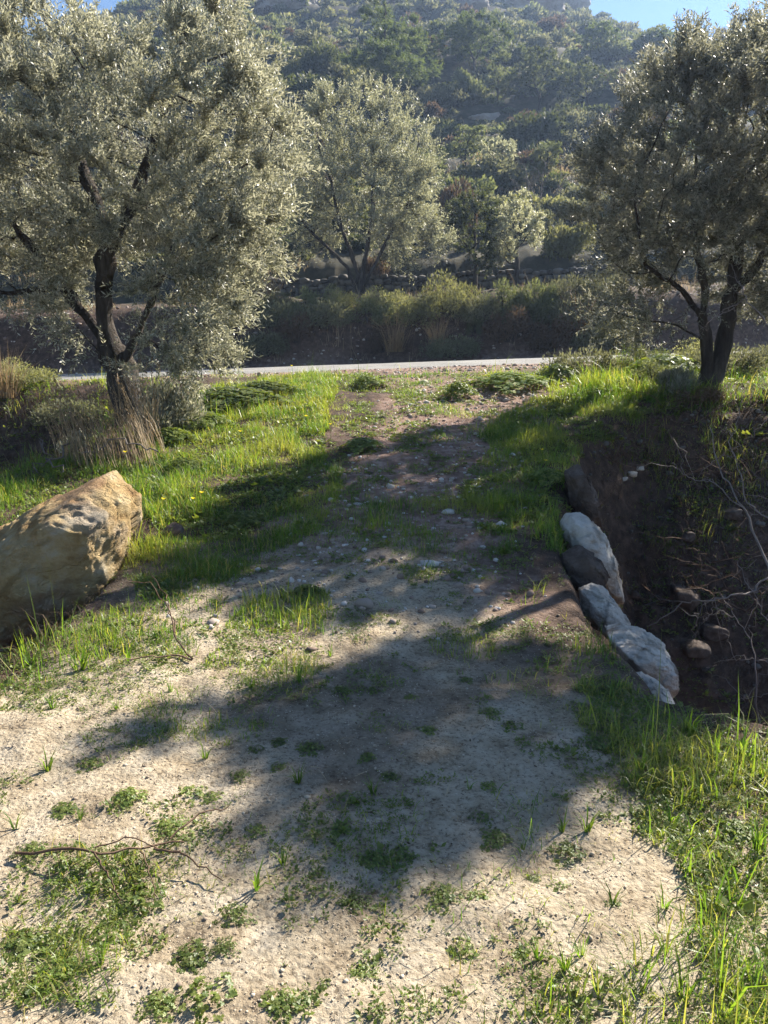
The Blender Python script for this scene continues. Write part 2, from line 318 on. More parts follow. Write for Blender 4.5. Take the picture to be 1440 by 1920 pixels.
# ------------------------------------------------------------------ ground sheet
def axis(dense, lo, hi, step, g):
    a = list(np.arange(dense[0], dense[1], step)); s = step
    x = a[-1]
    while x < hi: s = step + g * (x - dense[1] + step); x += s; a.append(x)
    x = a[0]; b = []
    while x > lo: s = step + g * (dense[0] - x + step); x -= s; b.append(x)
    return np.array(b[::-1] + a)
gx = axis((-2.6, 2.6), -330, 330, .03, .035)
gy = axis((1.3, 7.0), -12, 420, .03, .0155)
X, Y = np.meshgrid(gx, gy); Z = H(X.ravel(), Y.ravel())
V = np.stack([X.ravel(), Y.ravel(), Z], 1); nx, ny = len(gx), len(gy)
i = (np.arange(ny - 1)[:, None] * nx + np.arange(nx - 1)[None]).ravel()
Q = np.stack([i, i + 1, i + nx + 1, i + nx], 1)
xx, yy = V[:, 0], V[:, 1]
def path_c(y): return pin(y, [0, 4, 6, 9, 12, 15], [-.1, -.15, 0.15, .75, 1.2, .8])
def sandmask(x, y):
    e = 0.45 * fbm2(x * 1.6, y * 1.6, 51, 4)
    a = (1 - ss(y + e, 4.6, 6.4)) * ss(x + e * .5, pin(y, [0, 2.6, 3.4, 6], [-5.2, -4.2, -1.9, -1.9]), pin(y, [0, 2.6, 3.4, 6], [-4.2, -3.2, -1.45, -1.45]))*(1-.5*ss(fbm2(x*1.1,y*1.1,53,4)+.25*ss(y,2.6,4.4),.15,.4)) * (1 - ss(x + e, pin(y, [0, 2.4, 3.2, 4.6], [1.0, 1.15, 1.0, .45]) - .15, pin(y, [0, 2.4, 3.2, 4.6], [1.0, 1.15, 1.0, .45]) + .35))
    return a
def gravmask(x, y):
    e = 0.6 * fbm2(x * 1.3, y * 1.3, 52, 4)
    return np.clip(ss(y, 3.5, 5) * (1 - ss(np.abs(x - path_c(y)) + e, .7, 1.3)) + ss(y, 13.2, 14.6), 0, 1)
att = {'sand': sandmask(xx, yy), 'gravel': gravmask(xx, yy) * (1 - ss(yy, 21, 22)), 'hill': ss(yy, 23, 28)}
link('ground', mesh('ground', V, Q, None, [M['ground']], att, smooth=True), kind='structure')
# road
rx = np.linspace(-90, 110, 201); ry = np.array([15.6, 15.9, 18, 20.4, 20.8])
RX, RY = np.meshgrid(rx, ry); RZ = road_z(RX) + np.array([-.08, -.03, .02, -.02, -.08])[:, None]
i = (np.arange(4)[:, None] * 201 + np.arange(200)[None]).ravel()
link('road', mesh('road', np.stack([RX.ravel(), RY.ravel(), RZ.ravel()], 1), np.stack([i, i + 1, i + 202, i + 201], 1), None, [M['asphalt']], smooth=True), kind='structure')

# ------------------------------------------------------------------ trees
def colonize(paths, att, step, infl, kill, rng, iters=140, bias=(0, 0, .08)):
    pos = []; par = []
    for pl in paths:
        pl = np.asarray(pl, float)
        if pos:
            k = int(np.argmin(np.linalg.norm(np.array(pos) - pl[0], axis=1)))
        else: pos.append(pl[0]); par.append(-1); k = 0
        cur = pos[k]
        for q in pl[1:] if np.linalg.norm(pos[k] - pl[0]) < 1e-6 else pl:
            d = np.linalg.norm(q - cur); m = max(1, int(round(d / step)))
            for j in range(1, m + 1):
                p_ = cur + (q - cur) * j / m + rng.normal(0, step * .07, 3); pos.append(p_); par.append(k); k = len(pos) - 1
            cur = q
    pos = np.array(pos); par = list(par)
    D = np.linalg.norm(att[:, None] - pos[None], axis=2); nd = D.min(1); ni = D.argmin(1); alive = nd > kill
    bias = np.array(bias)
    for it in range(iters):
        act = alive & (nd < infl)
        if not act.any():
            if not alive.any(): break
            infl *= 1.5
            if infl > 30: break
            continue
        acc = np.zeros((len(pos), 3)); np.add.at(acc, ni[act], nrm(att[act] - pos[ni[act]]))
        ids = np.nonzero(np.linalg.norm(acc, axis=1) > 1e-6)[0]
        newp = pos[ids] + step * nrm(nrm(acc[ids]) + bias + rng.normal(0, .18, (len(ids), 3)))
        base = len(pos); pos = np.concatenate([pos, newp]); par += list(ids)
        D = np.linalg.norm(att[:, None] - newp[None], axis=2); m = D.min(1); a = D.argmin(1) + base
        u = m < nd; nd[u] = m[u]; ni[u] = a[u]
        # attractors that cannot be approached are dropped
        alive &= nd > kill
        if it > 25: alive &= rng.random(len(att)) > .02
    return pos, np.array(par)
def skeleton(pos, par, base_r, tip_r=.004, e=2.2):
    n = len(pos); r = np.zeros(n); ch = [[] for _ in range(n)]
    for i in range(1, n): ch[par[i]].append(i)
    for i in range(n - 1, -1, -1):
        r[i] = 1 if not ch[i] else sum(r[c] ** e for c in ch[i]) ** (1 / e)
    k = math.log(base_r / tip_r) / max(math.log(r[0]), 1e-6); r = tip_r * r ** k
    chains = []; st = [(0, None)]
    while st:
        i, p = st.pop(); C = [] if p is None else [p]; c = i
        while True:
            C.append(c)
            if not ch[c]: break
            b = max(ch[c], key=lambda q: r[q])
            for q in ch[c]:
                if q != b: st.append((q, c))
            c = b
        rr = r[C].copy()
        if p is not None: rr[0] = rr[1]
        chains.append((pos[C], rr))
    return r, ch, chains
def ell_points(ells, n, rng, shell=.45):
    out = []; vol = np.array([e[3] * e[4] * e[5] for e in ells]) ** .8; vol /= vol.sum()
    for e, v in zip(ells, vol):
        k = int(n * v) + 1; d = rnd_dir(rng, k); rr = (shell + (1 - shell) * rng.random(k)) ** .6
        out.append(np.array(e[:3]) + d * rr[:, None] * np.array(e[3:]))
    return np.concatenate(out)
def shoots_leaves(pos, par, r, ch, rng, n_sh, per, sl, ll, lw, thr, ells=None, up=.25, droop=0.0, spread=.9):
    tips = np.nonzero((r < thr))[0]; tips = tips[tips > 0]
    term = np.array([len(ch[i]) == 0 for i in tips]); sc_ = 1.6 / max(sl * 3, .3); wts = np.where(term, 3.0, 1.0) * np.clip(.55 + 2.2 * fbm3(pos[tips] * sc_, 17, 2), .06, 2); wts /= wts.sum()
    k = rng.choice(tips, n_sh, p=wts); bd = nrm(pos[k] - pos[np.array(par)[k]]); c = pos.mean(0)
    out = nrm(pos[k] - c)
    d = nrm(bd * .6 + out * .5 + rnd_dir(rng, n_sh) * spread + np.array([0, 0, up])); L = sl * rng.uniform(.5, 1.2, n_sh)
    t = (np.arange(per) + .5) / per; P = pos[k][:, None] + d[:, None] * (L[:, None] * t)[..., None]
    P[..., 2] -= droop * (t ** 2)[None] * L[:, None]
    d1 = nrm(np.cross(d, rnd_dir(rng, n_sh))); d2 = np.cross(d, d1); ang = (np.arange(per) % 2) * math.pi + (np.arange(per) // 2 % 2) * math.pi / 2
    side = d1[:, None] * np.cos(ang)[None, :, None] + d2[:, None] * np.sin(ang)[None, :, None]
    D = nrm(d[:, None] * .75 + side * .7 + rng.normal(0, .25, P.shape)); N = rnd_dir(rng, n_sh * per).reshape(P.shape) + np.array([0, 0, .6])
    sr = rng.random(n_sh)
    rnd = np.clip(sr[:, None] * .5 + rng.random((n_sh, per)) * .5, 0, 1)
    nL = n_sh * per
    V, Q = leaf_quads(P.reshape(-1, 3), D.reshape(-1, 3), N.reshape(-1, 3), ll * rng.uniform(.65, 1.15, nL), lw * rng.uniform(.7, 1.15, nL), .03)
    return V, Q, np.repeat(rnd.ravel(), 4), (pos[k], d, L)
def tree(name, base, paths, ells, rng, label, cat='tree', group=None, natt=1200, step=.16, infl=1.2, kill=.22, base_r=.2, n_sh=3000, per=18, sl=.3, ll=.055, lw=.013,
         lm='olive', thr=.02, up=.25, droop=.1, gnarl=.35, bark='bark', tip=.003, crown='crown', bias=(0, 0, .08), shell=.45, spread=.9):
    base = np.array(base, float); A = ell_points(ells, natt, rng, shell)
    pos, par = colonize(paths, A, step, infl, kill, rng, bias=bias); pos = pos - base
    r, ch, chains = skeleton(pos, par, base_r, tip)
    # flare at the foot
    tV, tQ = tubes(chains, gnarl=gnarl)
    f = np.exp(-np.clip(tV[:, 2], 0, 9) / (base_r * 1.2)) * .55; rad = np.linalg.norm(tV[:, :2], axis=1) < base_r * 2.2
    tV[rad, :2] *= (1 + f[rad])[:, None]
    lV, lQ, rn, sh = shoots_leaves(pos, par, r, ch, rng, n_sh, per, sl, ll, lw, thr, up=up, droop=droop, spread=spread)
    # shoot stems
    o = empty(name, base, label, cat, group)
    link('trunk', mesh('trunk', tV, tQ, None, [M[bark]], smooth=True), o)
    link(crown, mesh(crown, lV, lQ, None, [M[lm]], {'rnd': rn}), o)
    return o
def E(px, py, Y, rx, rz, ry):
    p = W(px, py, Y); k = Y / F * 1.03; return (*p, rx * k, ry, rz * k)
def PL(pts): return [W(*p) for p in pts]

rng = np.random.default_rng(11)
# left olive
b0 = np.array([-3.22, 9.75, 0.0]); b0[2] = H(b0[0], b0[1]) - .1
tree('olive_tree', b0, [[b0, *PL([(228, 690, 10), (205, 650, 10), (190, 590, 10), (192, 540, 10)])],
      [W(228, 690, 10), *PL([(262, 620, 9.8), (300, 520, 9.6), (350, 400, 9.5)])], [W(262, 620, 9.8), *PL([(300, 650, 9.5), (340, 670, 9.4)])],
      [W(205, 650, 10), *PL([(120, 540, 10.3), (40, 440, 10.5)])], [W(120, 540, 10.3), W(60, 545, 10.2), W(0, 550, 10.2)], [W(215, 670, 10), *PL([(180, 655, 9.8), (140, 610, 9.7)])],
      [W(192, 540, 10), *PL([(200, 440, 10), (150, 300, 10.4), (110, 180, 10.4)])],
      [W(195, 500, 10), *PL([(240, 400, 10), (290, 270, 9.9), (330, 150, 9.9)])]],
     [E(90, 210, 10.4, 165, 190, 1.6), E(385, 190, 9.8, 130, 165, 1.4), E(470, 290, 9.6, 85, 130, 1.0), E(400, 420, 9.5, 115, 130, 1.1), E(350, 590, 9.3, 105, 95, .8),
      E(30, 420, 10.4, 160, 130, 1.4), E(50, 540, 10.2, 120, 60, .9), E(140, 620, 9.7, 60, 70, .4), E(315, 655, 9.3, 85, 60, .45), E(250, 700, 9.4, 50, 36, .25), E(370, 690, 9.2, 80, 36, .4), E(230, 330, 10.2, 150, 150, 1.6), E(-90, 300, 10.4, 120, 170, 1.5)],
     rng, 'large silvery olive tree with leaning gnarled trunk left of the grassy crossing', natt=2000, base_r=.19, gnarl=.5, n_sh=14000, per=20, sl=.40, ll=.068, lw=.0165, thr=.016, up=.55, spread=.62)
print('T left olive', time.time() - T0)
# right olive
b1 = np.array([4.55, 11.0, 0.0]); b1[2] = H(b1[0], b1[1]) - .1
tree('olive_tree', b1, [[b1, *PL([(1330, 650, 11), (1318, 600, 11), (1322, 540, 11), (1300, 440, 10.8)])],
      [b1, *PL([(1362, 640, 11.1), (1368, 560, 11.1), (1385, 470, 11.2), (1395, 330, 11.3)])],
      [W(1318, 600, 11), *PL([(1280, 545, 10.7), (1210, 500, 10.4)])], [W(1330, 650, 11), *PL([(1290, 620, 11), (1240, 600, 11)])],
      [W(1365, 560, 11.1), *PL([(1420, 500, 11), (1490, 400, 11)])]],
     [E(1310, 250, 11, 135, 140, 1.7), E(1180, 370, 10.6, 90, 110, 1.2), E(1430, 300, 11.2, 130, 200, 1.9), E(1180, 560, 11.3, 90, 85, .8), E(1440, 150, 11, 110, 90, 1.5),
      E(1560, 300, 11, 140, 180, 1.8), E(1270, 430, 10.6, 140, 90, 1.4), E(1420, 520, 11.3, 90, 80, .9), E(1320, 205, 9.7, 115, 100, .8), E(1455, 215, 9.5, 90, 110, .8), E(1240, 290, 9.9, 80, 90, .6), E(1225, 600, 11.0, 95, 75, .7), E(1290, 520, 10.6, 60, 70, .4), E(1580, 190, 9.8, 90, 100, .8)],
     rng, 'tall dark olive tree with forked trunk on the right bank by the road', natt=2100, base_r=.15, n_sh=13000, per=20, sl=.40, ll=.068, lw=.0165, thr=.016, up=.55, spread=.62)
print('T right olive', time.time() - T0)
# centre olive
b2 = G(678, 548); b2 = np.array([b2[0], 25.2, H(b2[0], 25.2) - .1]); Yc = 25.5
tree('olive_tree', b2, [[b2, *PL([(668, 500, Yc), (640, 430, Yc), (620, 340, Yc)])], [b2, *PL([(684, 490, Yc), (700, 400, Yc), (700, 290, Yc)])], [b2, *PL([(700, 500, Yc), (740, 430, Yc), (780, 350, Yc)])], [b2, *PL([(650, 500, Yc), (600, 450, Yc), (570, 420, Yc)])]],
     [E(675, 262, Yc, 100, 75, 1.8), E(585, 350, Yc, 90, 75, 1.8), E(755, 320, Yc, 62, 95, 1.5), E(665, 380, Yc, 130, 80, 2.2), E(765, 445, Yc, 75, 60, 1.4), E(560, 435, Yc, 70, 55, 1.2), E(630, 225, Yc, 60, 40, 1), E(735, 225, Yc, 50, 40, 1)],
     rng, 'rounded pale olive tree standing on the bank across the road', natt=1300, step=.25, infl=2, kill=.34, base_r=.13, n_sh=7000, per=16, sl=.6, up=.5, spread=.6, ll=.095, lw=.03, lm='olive_far', thr=.03, tip=.007)
print('T centre olive', time.time() - T0)
# near tree off the right edge: a few sprays reach into the corner, its crown shades the crossing
b3 = np.array([6.5, 8.6, 0.0]); b3[2] = H(b3[0], b3[1]) - .15
tree('olive_tree', b3, [[b3, b3 + [0, 0, 1.4], b3 + [-.1, 0, 2.6]], [b3 + [-.1, 0, 2.6], b3 + [-1.0, -.1, 3.6], W(1520, 70, 7.3)], [b3 + [-.1, 0, 2.6], b3 + [.5, .1, 3.6]]],
     [(5.5, 7.95, 4.75, .9, .75, .5), (6.6, 8.9, 4.1, .9, .9, .8), (4.9, 7.05, 4.75, .45, .25, .2), E(1455, 40, 7.2, 18, 36, .15)],
     rng, 'nearby olive whose leafy spray hangs into the upper right corner', natt=700, base_r=.12, n_sh=5200, per=18, sl=.32, ll=.066, lw=.0165, thr=.016)

# smaller hillside trees placed by where they stand
def small_tree(px, py, top, wpx, label, lm, rng, Yf=None, dens=1.0, kind='olive', group=None, name='young_tree', lscale=1.0):
    b = G(px, py)
    if Yf: b = np.array([W(px, py, Yf)[0], Yf, H(W(px, py, Yf)[0], Yf)])
    Yt = b[1]; b[2] -= .1; tp = W(px, top, Yt); h = tp[2] - b[2]; wm = wpx * Yt / F * .5 * 1.03
    cells = []
    if kind == 'pine':
        for k in range(9):
            t = .3 + .66 * k / 8; rr = wm * (1.05 - .75 * t) * 1.25; a = rng.uniform(0, 6.28)
            cells.append((b[0] + math.cos(a) * rr * .45, b[1] + math.sin(a) * rr * .45, b[2] + h * t, rr * .75, rr * .75, h * .07))
    else:
        for k in range(7):
            a = rng.uniform(0, 6.28); t = rng.uniform(.35, .82); rr = wm * (.75 - .35 * abs(t - .5))
            cells.append((b[0] + math.cos(a) * wm * .42, b[1] + math.sin(a) * wm * .42, b[2] + h * t, rr * .62, rr * .62, h * .17))
        cells.append((b[0], b[1], b[2] + h * .8, wm * .4, wm * .4, h * .18))
    st = max(.12, h / 22); mp = Yt / F * 1.9  # metres covered by a render pixel
    ll = (max(.09, mp * 1.9) if kind != 'pine' else max(.12, mp * 2.2)) * lscale; lw = ll * (.42 if kind != 'pine' else .28)
    area = wm * h; n = int(dens * 9.5 * area / (ll * lw) / 10)
    n = int(np.clip(n, 200, 5000))
    tp2 = b + [0, 0, h * (.9 if kind == 'pine' else .3)]
    return tree(name, b, [[b, b + [0.02, 0, h * .15], tp2]], cells, rng, label, 'tree', group, natt=420, step=st, infl=st * 8, kill=st * 1.3, base_r=max(.05, h * .022),
                n_sh=n, per=10, sl=st * (1.5 if kind != 'pine' else 1.3), ll=ll, lw=lw, lm=lm, thr=max(.02, h * .008), tip=.008, gnarl=.15, up=.25, droop=0, shell=.3, spread=.8)
small_tree(722, 205, -22, 165, 'tallest open pine with a bare lower trunk high on the hillside', 'pine', rng, kind='pine', name='pine_tree', dens=1.5)
small_tree(888, 150, 18, 165, 'broad bushy pine right of the tallest pine', 'pine', rng, kind='pine2', name='pine_tree', dens=1.4)
small_tree(932, 195, 98, 75, 'small pale pine in front of the broad bushy pine', 'green_leaf', rng, kind='pine', name='pine_tree')
small_tree(1115, 118, 42, 90, 'feathery pine near the skyline above the dark evergreen mass', 'pine', rng, kind='pine2', name='pine_tree', dens=1.4)
small_tree(1228, 128, 58, 80, 'feathery pine near the skyline just left of the right olive crown', 'pine', rng, kind='pine2', name='pine_tree', dens=1.4)
small_tree(790, 130, 60, 70, 'small pine filling the gap between the two large pines', 'pine', rng, kind='pine2', name='pine_tree', dens=1.4)
small_tree(1040, 272, 196, 62, 'pointed young pine alone on the terrace above the dry grass', 'green_leaf', rng, kind='pine', name='pine_tree', dens=1.6)
small_tree(1025, 330, 262, 56, 'pale sapling just below the pointed young pine', 'green_leaf', rng, kind='pine2', name='young_tree', dens=1.3)
small_tree(872, 322, 234, 84, 'small round olive behind the right side of the centre olive', 'green_leaf', rng, kind='o', name='young_tree')
small_tree(932, 345, 258, 80, 'small grey-green olive next to the yellow dry grass slope', 'olive_far', rng, kind='o', name='young_tree')
small_tree(890, 535, 345, 120, 'dark upright bushy tree on the bank right of the centre olive', 'dark_leaf', rng, Yf=27, kind='o', name='bushy_tree', dens=1.2)
small_tree(968, 530, 350, 110, 'bushy tree with lighter leaves right of the dark upright one', 'olive_far', rng, Yf=26.6, kind='o', name='bushy_tree', dens=1.1)
small_tree(1010, 205, 95, 140, 'very dark rounded evergreen on the left of the dark hillside clump', 'dark_leaf', rng, kind='o', name='evergreen_tree', dens=1.1)
small_tree(1100, 205, 110, 130, 'very dark rounded evergreen on the right of the dark hillside clump', 'dark_leaf', rng, kind='o', name='evergreen_tree', dens=1.1)
small_tree(1190, 190, 120, 80, 'mid green evergreen right beside the dark hillside clump', 'green_leaf', rng, kind='o', name='evergreen_tree', dens=1.1)
print('T small trees', time.time() - T0)

# ------------------------------------------------------------------ shrubs
def shrub_mesh(name, rng, n, ll, lw, lm, flat=.75, lobes=9, stems=True, up=.4):
    """unit-radius bush: leaf sprays in overlapping lumps with gaps between"""
    c = rnd_dir(rng, lobes) * rng.uniform(.35, .68, (lobes, 1)); c[:, 2] = np.abs(c[:, 2]) * .9 + .12; rad = rng.uniform(.26, .46, lobes)
    k = rng.integers(0, lobes, n); d = rnd_dir(rng, n); rr = (rng.random(n) ** .45)
    P = c[k] + d * (rad[k] * rr)[:, None]; bumpy = fbm3(P * 4, 5, 3); P += d * (bumpy * .12)[:, None]
    keep = (P[:, 2] > .0) & (fbm3(P * 3.4, 9, 2) > -.34); P = P[keep]; d = d[keep]
    P[:, 2] *= flat; D = nrm(d * .8 + rnd_dir(rng, len(P)) * .8 + [0, 0, up]); m = len(P)
    V, Q = leaf_quads(P, D, rnd_dir(rng, m) + d * .5, ll * rng.uniform(.6, 1.3, m), lw * rng.uniform(.6, 1.3, m), .04)
    rn = np.clip(_h(np.floor(P[:, 0] * 5), np.floor(P[:, 1] * 5), np.floor(P[:, 2] * 5), 3) * .5 + rng.random(m) * .5, 0, 1)
    rn = np.repeat(rn, 4); mi = np.zeros(len(Q), int); mats = [M[lm]]
    if stems:
        ch = [(np.array([[0, 0, -.1], cc * [.4, .4, .4 * flat], cc * [1, 1, flat]]), np.array([.035, .022, .008])) for cc in c]
        tV, tQ = tubes(ch); Q = np.concatenate([Q, tQ + len(V)]); V = np.concatenate([V, tV]); rn = np.concatenate([rn, np.zeros(len(tV))]); mi = np.concatenate([mi, np.ones(len(tQ), int)]); mats.append(M['bark'])
    return mesh(name, V, Q, None, mats, {'rnd': rn}, midx=mi)
rng = np.random.default_rng(5)
KINDS = [('grey_leaf', 'grey'), ('dark_leaf', 'dark green'), ('grey_leaf', 'grey'), ('green_leaf', 'mid green'), ('brown_leaf', 'brown'), ('yellow_leaf', 'yellowish green')]
P_hi = [shrub_mesh('scrub_bush', rng, 5200, .10, .05, k[0]) for k in KINDS]
P_md = [shrub_mesh('scrub_bush', rng, 3600, .12, .065, k[0]) for k in KINDS]
def put_shrub(me, px, py, wpx, hpx, label, group=None, name='bush', Yf=None, cat='bush'):
    b = G(px, py)
    if Yf: xq = W(px, py, Yf)[0]; b = np.array([xq, Yf, H(xq, Yf)])
    k = b[1] / F * 1.03; o = link(name, me, None, (b[0], b[1], b[2] - .05)); sx = wpx * k * .55; sz = hpx * k / .72
    o.scale = (sx, sx * .8, sz); o.rotation_euler = (0, 0, rng.uniform(-.4, .4)); o['label'] = label; o['category'] = cat
    if group: o['group'] = group
    return o
ORD = ['leftmost', 'second from left', 'third from left', 'fourth from left', 'fifth from left', 'sixth from left', 'seventh from left', 'eighth from left', 'ninth from left', 'tenth from left', 'eleventh from left', 'twelfth from left', 'thirteenth from left', 'fourteenth from left', 'fifteenth from left', 'sixteenth from left', 'seventeenth from left']
def screen_x(o): return (o.location[0]) / max(o.location[1], .1)
def rank_labels(objs):
    by = {}
    for o in objs: by.setdefault(o['label'], []).append(o)
    for lab, L in by.items():
        if len(L) < 2: continue
        L.sort(key=screen_x)
        for k, o in enumerate(L):
            if len(L) == 2: o['label'] = ('left ' if k == 0 else 'right ') + lab
            elif k == len(L) - 1: o['label'] = 'rightmost ' + lab
            elif k < len(ORD): o['label'] = ORD[k] + ' ' + lab
            else: o['label'] = lab + ' on the right'
# bank-top bushes across the road
g = 'bushes along the top of the road bank'
B = 'on the bank top across the road'
sucker = shrub_mesh('olive_suckers', rng, 6500, .11, .03, 'olive', .9, 9, True, .9)
for (x_, y_, sx, sz, lab) in [(-3.8, 9.5, .5, .85, 'olive suckers sprouting at the left foot of the left olive'), (-2.6, 9.3, .6, .8, 'olive suckers sprouting at the right foot of the left olive'), (4.05, 10.7, .4, .5, 'olive suckers sprouting at the foot of the right olive')]:
    o = link('olive_suckers', sucker, None, (x_, y_, float(H(x_, y_)) - .05)); o.scale = (sx, sx, sz); o['label'] = lab; o['category'] = 'suckers'
near = [shrub_mesh('bank_bush', rng, 5200, .075, .026, k) for k in ('yellow_leaf', 'grey_leaf', 'green_leaf', 'brown_leaf')]
for (px, py, w_, h_, k, lab) in [
    (520, 585, 70, 50, 1, 'grey bush left of the centre olive trunk ' + B), (575, 585, 60, 50, 2, 'green bush just left of the centre olive trunk ' + B),
    (640, 582, 80, 45, 0, 'yellow-green bush in front of the centre olive trunk ' + B), (725, 582, 90, 42, 0, 'low yellow-green bush right of the centre olive trunk ' + B),
    (790, 588, 70, 45, 1, 'low grey bush between two yellow-green bushes ' + B), (852, 592, 120, 75, 0, 'largest bright yellow-green bush ' + B),
    (945, 588, 105, 66, 2, 'bright green bush right of the largest one ' + B), (1005, 575, 80, 55, 2, 'mid green bush above the dark scrub ' + B),
    (1062, 570, 90, 65, 1, 'grey bush with drooping sprays ' + B), (1130, 570, 90, 75, 1, 'rightmost grey scrub bush reaching the right olive foliage ' + B),
    (455, 590, 80, 60, 1, 'grey bush half behind the left olive skirt ' + B), (890, 625, 34, 45, 2, 'small upright pale green bush halfway down the road bank'),
    (850, 668, 120, 50, 1, 'round dark bush at the foot of the road bank'), (960, 640, 110, 70, 3, 'brown scrubby bush on the face of the road bank'),
    (1040, 655, 110, 70, 3, 'brown scrubby bush low on the road bank left of the orange tuft'), (720, 660, 60, 60, 3, 'thin brown bush at the foot of the bank below the centre olive'),
    (560, 640, 90, 60, 3, 'thin brown bush on the bank left of the pale pole'), (1150, 650, 90, 70, 1, 'grey bush on the bank beside the right olive foliage'),
    (610, 612, 110, 60, 1, 'drooping grey bush under the centre olive on the upper bank face'), (690, 606, 110, 50, 2, 'drooping green bush under the centre olive on the upper bank face'), (770, 610, 110, 60, 0, 'hanging yellow-green bush left of the largest bright one'), (900, 600, 90, 60, 1, 'grey bush wedged right of the largest bright one'), (985, 606, 110, 60, 2, 'hanging green bush on the upper bank face'), (1075, 612, 120, 70, 1, 'hanging grey bush above the orange tussock'), (530, 612, 100, 60, 1, 'hanging grey bush right of the left olive skirt'), (1110, 655, 90, 50, 1, 'dark bush at the bank foot near the right olive'), (500, 665, 100, 55, 1, 'dark bush at the bank foot behind the left olive skirt')]:
    put_shrub(near[k], px, py, w_, h_, lab, g, 'bank_bush')
for (x_, y_, sx, sz, k, lab) in [(-5.1, 12.6, .7, .7, 1, 'dark scrub on the hollow bank behind the left olive'), (-4.3, 11.3, .55, .8, 2, 'leafy olive suckers left of the left olive trunk'), (-5.6, 10.2, .6, .5, 1, 'dark scrub deep in the left hollow'), (-4.9, 8.6, .5, .4, 3, 'brown scrub at the near side of the left hollow'), (-6.2, 13.6, .7, .7, 0, 'yellowish scrub at the left picture edge by the road'),
    (4.3, 13.2, .55, .75, 2, 'green leafy scrub between the right olive and the road'), (5.6, 13.5, .7, .7, 0, 'yellow-green scrub by the road right of the right olive'), (7.0, 13.6, .8, .8, 1, 'grey scrub by the road at the right picture edge'), (4.0, 11.6, .5, .55, 2, 'green leafy scrub at the left foot of the right olive'),
    (5.6, 10.6, .7, .6, 1, 'dark scrub right of the right olive trunk'), (4.2, 10.3, .5, .4, 3, 'brown scrub in front of the right olive trunk'), (5.4, 12.4, .8, .9, 1, 'grey scrub behind the right olive trunk'), (3.3, 12.9, .75, .9, 1, 'grey leafy scrub left of the right olive trunk by the road'), (6.1, 9.4, .6, .5, 3, 'brown scrub at the right picture edge above the gully')]:
    o = link('scrub_bush', near[k], None, (x_, y_, float(H(x_, y_)) - .06)); o.scale = (sx, sx, sz); o['label'] = lab; o['category'] = 'bush'
for (px, py, w_, h_, k, lab) in [(700, 172, 130, 52, 5, 'yellow-green bush under the tallest pine'), (590, 150, 110, 55, 1, 'dark green bush left of the tallest pine'), (530, 165, 70, 45, 5, 'yellowish bush right of the left olive crown top'),
    (745, 440, 90, 70, 1, 'dark bush behind the centre olive crown'), (850, 440, 90, 90, 4, 'brown thicket between centre olive and dark bushy tree'), (1060, 480, 110, 60, 5, 'bright green bush on the terrace left of the right olive'), (1000, 440, 90, 50, 0, 'grey thicket behind the lighter bushy tree'),
    (560, 300, 90, 80, 4, 'brown thicket left of the centre olive crown'), (500, 470, 90, 80, 1, 'dark thicket below the left side of the centre olive'), (810, 205, 90, 40, 0, 'grey bush below the pines'), (1180, 260, 120, 60, 4, 'reddish brown bush on the terrace under the dark hillside clump'),
    (1080, 250, 90, 40, 0, 'flat grey bush on the terrace under the dark hillside clump'), (870, 190, 70, 45, 3, 'mid green bush under the broad bushy pine'), (1000, 330, 80, 40, 5, 'yellowish bush beside the pale sapling'), (700, 520, 60, 40, 4, 'brown bush at the stone wall behind the centre olive')]:
    put_shrub(P_hi[k], px, py, w_, h_, lab, None, 'hillside_bush')
# scattered hillside scrub
cand = []
while len(cand) < 4600:
    y = 29 + 110 * rng.random() ** .8; x = (rng.random() - .5) * (y * 1.12 + 8)
    nz = fbm2(x / 7, y / 7, 61, 3)
    if nz < -.42 and rng.random() < .7: continue
    s = float(np.exp(rng.normal(-.12, .42))) * (1 + .5 * nz) * pin(y, [28, 60, 130], [.85, 1.0, 1.15]); s = min(max(s, .3), 2.3)
    if any((x - c[0]) ** 2 + (y - c[1]) ** 2 < (.5 * (s + c[2])) ** 2 for c in cand[-500:]): s *= .62
    cand.append((x, y, s))
# which of them show: line of sight along the bare slope
C = np.array(cand); top = H(C[:, 0], C[:, 1]) + C[:, 2]; hid = np.zeros(len(C), bool)
for t in np.linspace(.15, .97, 60):
    hid |= H(C[:, 0] * t, C[:, 1] * t, False) > CAM[2] + (top - CAM[2]) * t + .3
C = C[~hid]; size = C[:, 2] / C[:, 1]; order = np.argsort(-size)
zone = lambda y: 'low on the hillside' if y < 45 else 'halfway up the hillside' if y < 80 else 'high up near the skyline'
side = lambda t: ' at left edge' if t < -.40 else ' beside the left olive' if t < -.27 else ' behind the left olive' if t < -.13 else ' above the centre olive' if t < .08 else ' mid right' if t < .27 else ' behind the right olive' if t < .42 else ' at right edge'
kcol = ['small grey scrub bush', 'small dark green scrub bush', 'small grey scrub bush', 'small mid green scrub bush', 'small brown scrub bush', 'small yellowish scrub bush']
rest = []; SCR = []
